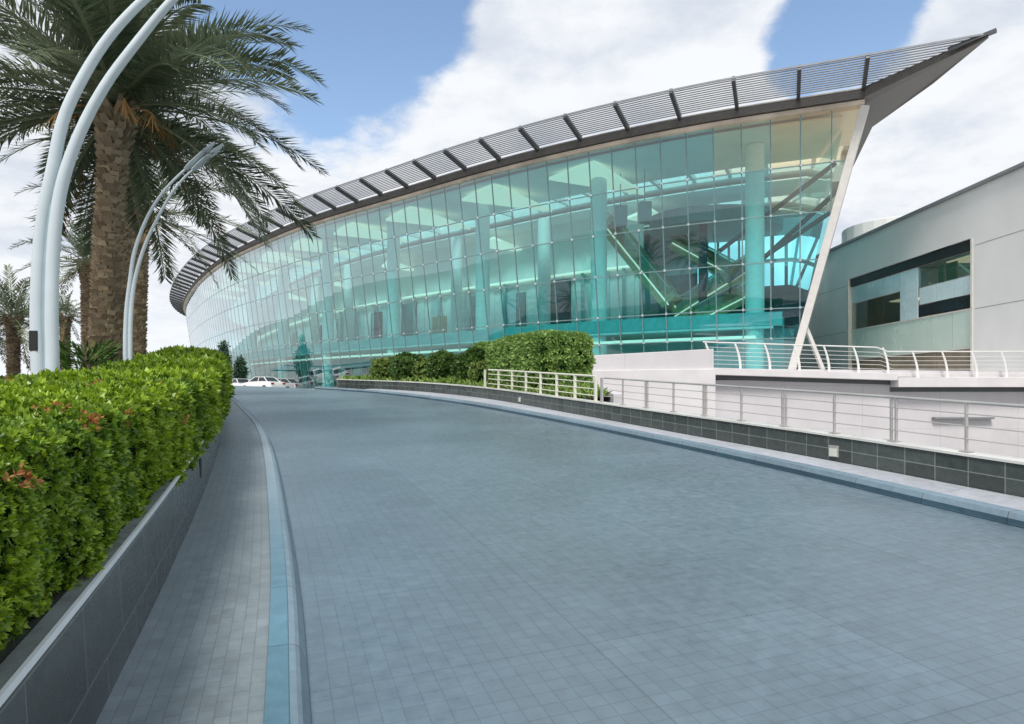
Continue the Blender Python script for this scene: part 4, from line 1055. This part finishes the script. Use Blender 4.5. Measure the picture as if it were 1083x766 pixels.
mb = MB(); a = FT(9.6, 6.5, 0); mb.bar((a.x, a.y, 6.3), (a.x, a.y, 13.5), .45, .45); mb.build('lift_shaft', M['intdark'], cb)
for s_ in (15.0, 13.2, 16.9): 
    a = FT(s_, 4.2, 13.6); mb = MB(); mb.box(a, (.8, .8, 1.3)); mb.bar(a, a+Vector((0, 0, 2.9)), .06, .06); mb.build('hung_speaker', M['intteal'], cb)
plate('atrium_wall', M['intdark'], 2.5, 17.4, 14, 14.3, 6.36, 11.0)
mb = MB()
for i in range(9):
    a = FT(2.8+i*1.05, 13.6, 0); b = FT(2.8+i*1.05+.8, 13.6, 0)
    for z in (9.6, 11.6): mb.bar((a.x, a.y, z+.8), (b.x, b.y, z+.8), .06, 1.7)
mb.build('sky_glow_panes', M['skypane'], cb)  # blue glow stands in for sky seen through the end glass
for (sa, za, sb, zb) in ((1.2, 14.6, 8, 10.6), (1.5, 11.8, 7.5, 8.6), (.9, 13.2, 6, 9.2)):
    mb = MB(); mb.bar(FT(sa, 2.2, za), FT(sb, 4.5, zb), .18, .22); mb.build('brace', M['intdark'], cb)
mb = MB()
a = Vector((18.6, 37.2, 0)); b = Vector((22.6, 57, 0))
mb.add([(a.x, a.y, 16.4), (a.x-2.6, a.y+1.2, 1.8), (b.x-1.0, b.y+.4, 1.8), (b.x, b.y, 16.4)], [(0, 1, 2, 3)]); mb.build('end_glazing', M['glass'], cb)
mb = MB(); a = F(3.9, 2.4, 1.2); b = F(8.6, 2.4, 1.0)
mb.add([(a.x, a.y, 2.0), (b.x, b.y, 2.0), (b.x, b.y, 4.4), (a.x, a.y, 6.1)], [(0, 1, 2, 3)]); mb.build('painted_reflection', M['intteal'], cb)  # dark sheet shaped like a slanted reflection low in the glass

# ------------------------------------------------------------------ cars beyond the crest
def car(x, y, rz, paint, label):
    z = gz(y); root = empty('car', (x, y, z), label, 'car', 'cars parked beyond the crest')
    cs, sn = math.cos(rz), math.sin(rz)
    tf = lambda l, w_, h: (x+l*cs-w_*sn, y+l*sn+w_*cs, z+h)
    prof = [(-2.2, .32), (-2.25, .62), (-2.15, .92), (-1.6, 1.0), (-1.0, 1.02), (.75, .98), (1.7, .86), (2.12, .70), (2.2, .45), (2.15, .30)]
    mb = MB(); secs = [(-.88, .96), (-.80, 1.0), (.80, 1.0), (.88, .96)]
    n = len(prof); vs = []
    for w_, k in secs: vs += [tf(l*k, w_, h if abs(w_) < .85 else h*.97) for l, h in prof]
    mb.add(vs, [(i*n+j, i*n+(j+1) % n, (i+1)*n+(j+1) % n, (i+1)*n+j) for i in range(3) for j in range(n)]+[tuple(range(n)), tuple(3*n+j for j in range(n-1, -1, -1))])
    mb.build('body', paint, root, smooth=True)
    cab = [(-1.55, .98), (-1.0, 1.36), (-.5, 1.43), (.2, 1.41), (.95, .97)]
    mb = MB(); n = len(cab); vs = [tf(l, -.74 if h < 1.1 else -.58, h) for l, h in cab]+[tf(l, .74 if h < 1.1 else .58, h) for l, h in cab]
    mb.add(vs, [(j, j+1, n+j+1, n+j) for j in range(n-1)]+[tuple(range(n))[::-1], tuple(n+j for j in range(n))]); mb.build('window', M['carglass'], root)
    mb = MB(); roof = [(-1.05, 1.37), (-.5, 1.45), (.25, 1.43)]
    for (l0, h0), (l1, h1) in zip(roof, roof[1:]): mb.add([tf(l0, -.6, h0), tf(l1, -.6, h1), tf(l1, .6, h1), tf(l0, .6, h0)], [(0, 1, 2, 3)])
    for sg in (-1, 1):
        mb.bar(tf(-1.0, sg*.59, 1.37), tf(-1.6, sg*.75, .98), .07, .05); mb.bar(tf(.25, sg*.59, 1.42), tf(.98, sg*.75, .97), .06, .05); mb.bar(tf(-.35, sg*.6, 1.42), tf(-.35, sg*.755, .98), .06, .04)
        mb.bar(tf(-1.0, sg*.6, 1.39), tf(.25, sg*.6, 1.42), .05, .05)
    mb.build('roof', paint, root)
    for l in (-1.35, 1.35):
        for sg in (-1, 1):
            mb = MB(); mb.tube([tf(l, sg*.70, .32), tf(l, sg*.90, .32)], .32, 16); wh = mb.build('wheel', M['tyre'], root)
            mb = MB(); mb.tube([tf(l, sg*.89, .32), tf(l, sg*.91, .32)], .2, 12); mb.build('rim', M['rim'], wh)
    for sg in (-1, 1):
        mb = MB(); mb.box(tf(-2.2, sg*.66, .78), (.1, .3, .16), rz); mb.build('tail_lamp', M['redlens'], root)
        mb = MB(); mb.box(tf(2.12, sg*.62, .66), (.1, .34, .12), rz); mb.build('headlight', M['steplight'], root)
car(-23.6, 62.5, R(150), M['carwhite'], 'white saloon car seen largest beyond the crest of the road')
car(-27.6, 66.5, R(140), M['carwhite'], 'white car further left, right beside the end of the left hedge')
car(-23.0, 66.3, R(160), M['carsilver'], 'silver car close to the glass wall, partly behind the nearest white car')

# ------------------------------------------------------------------ small trees in front of the far glass
def small_tree(x, y, h, rad, seed, label):
    z = gz(y)-.1; r = np.random.default_rng(seed); root = empty('tree', (x, y, z), label, 'tree', 'small trees before the glass')
    mb = MB(); mb.tube([(x, y, z), (x+.1, y, z+h*.5), (x, y, z+h*.9)], [.12, .09, .03], 8)
    for k in range(6):
        a = k*1.1; zz = z+h*(.35+.08*k); mb.tube([(x, y, zz), (x+rad*.7*math.cos(a), y+rad*.7*math.sin(a), zz+h*.14)], [.05, .015], 6)
    mb.build('trunk', M['bark'], root)
    n = 1500; cl = r.integers(0, 16, n); cz = np.linspace(.3, .97, 16); ca = np.arange(16)*2.4; cr = rad*.75*np.sin(np.linspace(.5, 3.0, 16))
    C = np.stack([x+cr*np.cos(ca)*.8, y+cr*np.sin(ca)*.8, z+h*cz], 1)
    P = C[cl]+r.normal(0, 1, (n, 3))*np.array([.24, .24, .3])*rad*.9
    D = nrm(r.normal(0, 1, (n, 3))); quads_mesh('crown', leaf_quads(P, D, nrm(r.normal(0, 1, (n, 3))), r.uniform(.2, .36, n), r.uniform(.10, .18, n)), M['treeleaf'], root, r.random(n))
small_tree(-29.6, 68, 5.2, .8, 41, 'slender dark tree just right of the hedge end, in front of the far glass')
small_tree(-28.1, 68.5, 3.6, .8, 42, 'shorter round tree next to the slender dark tree, in front of the far glass')
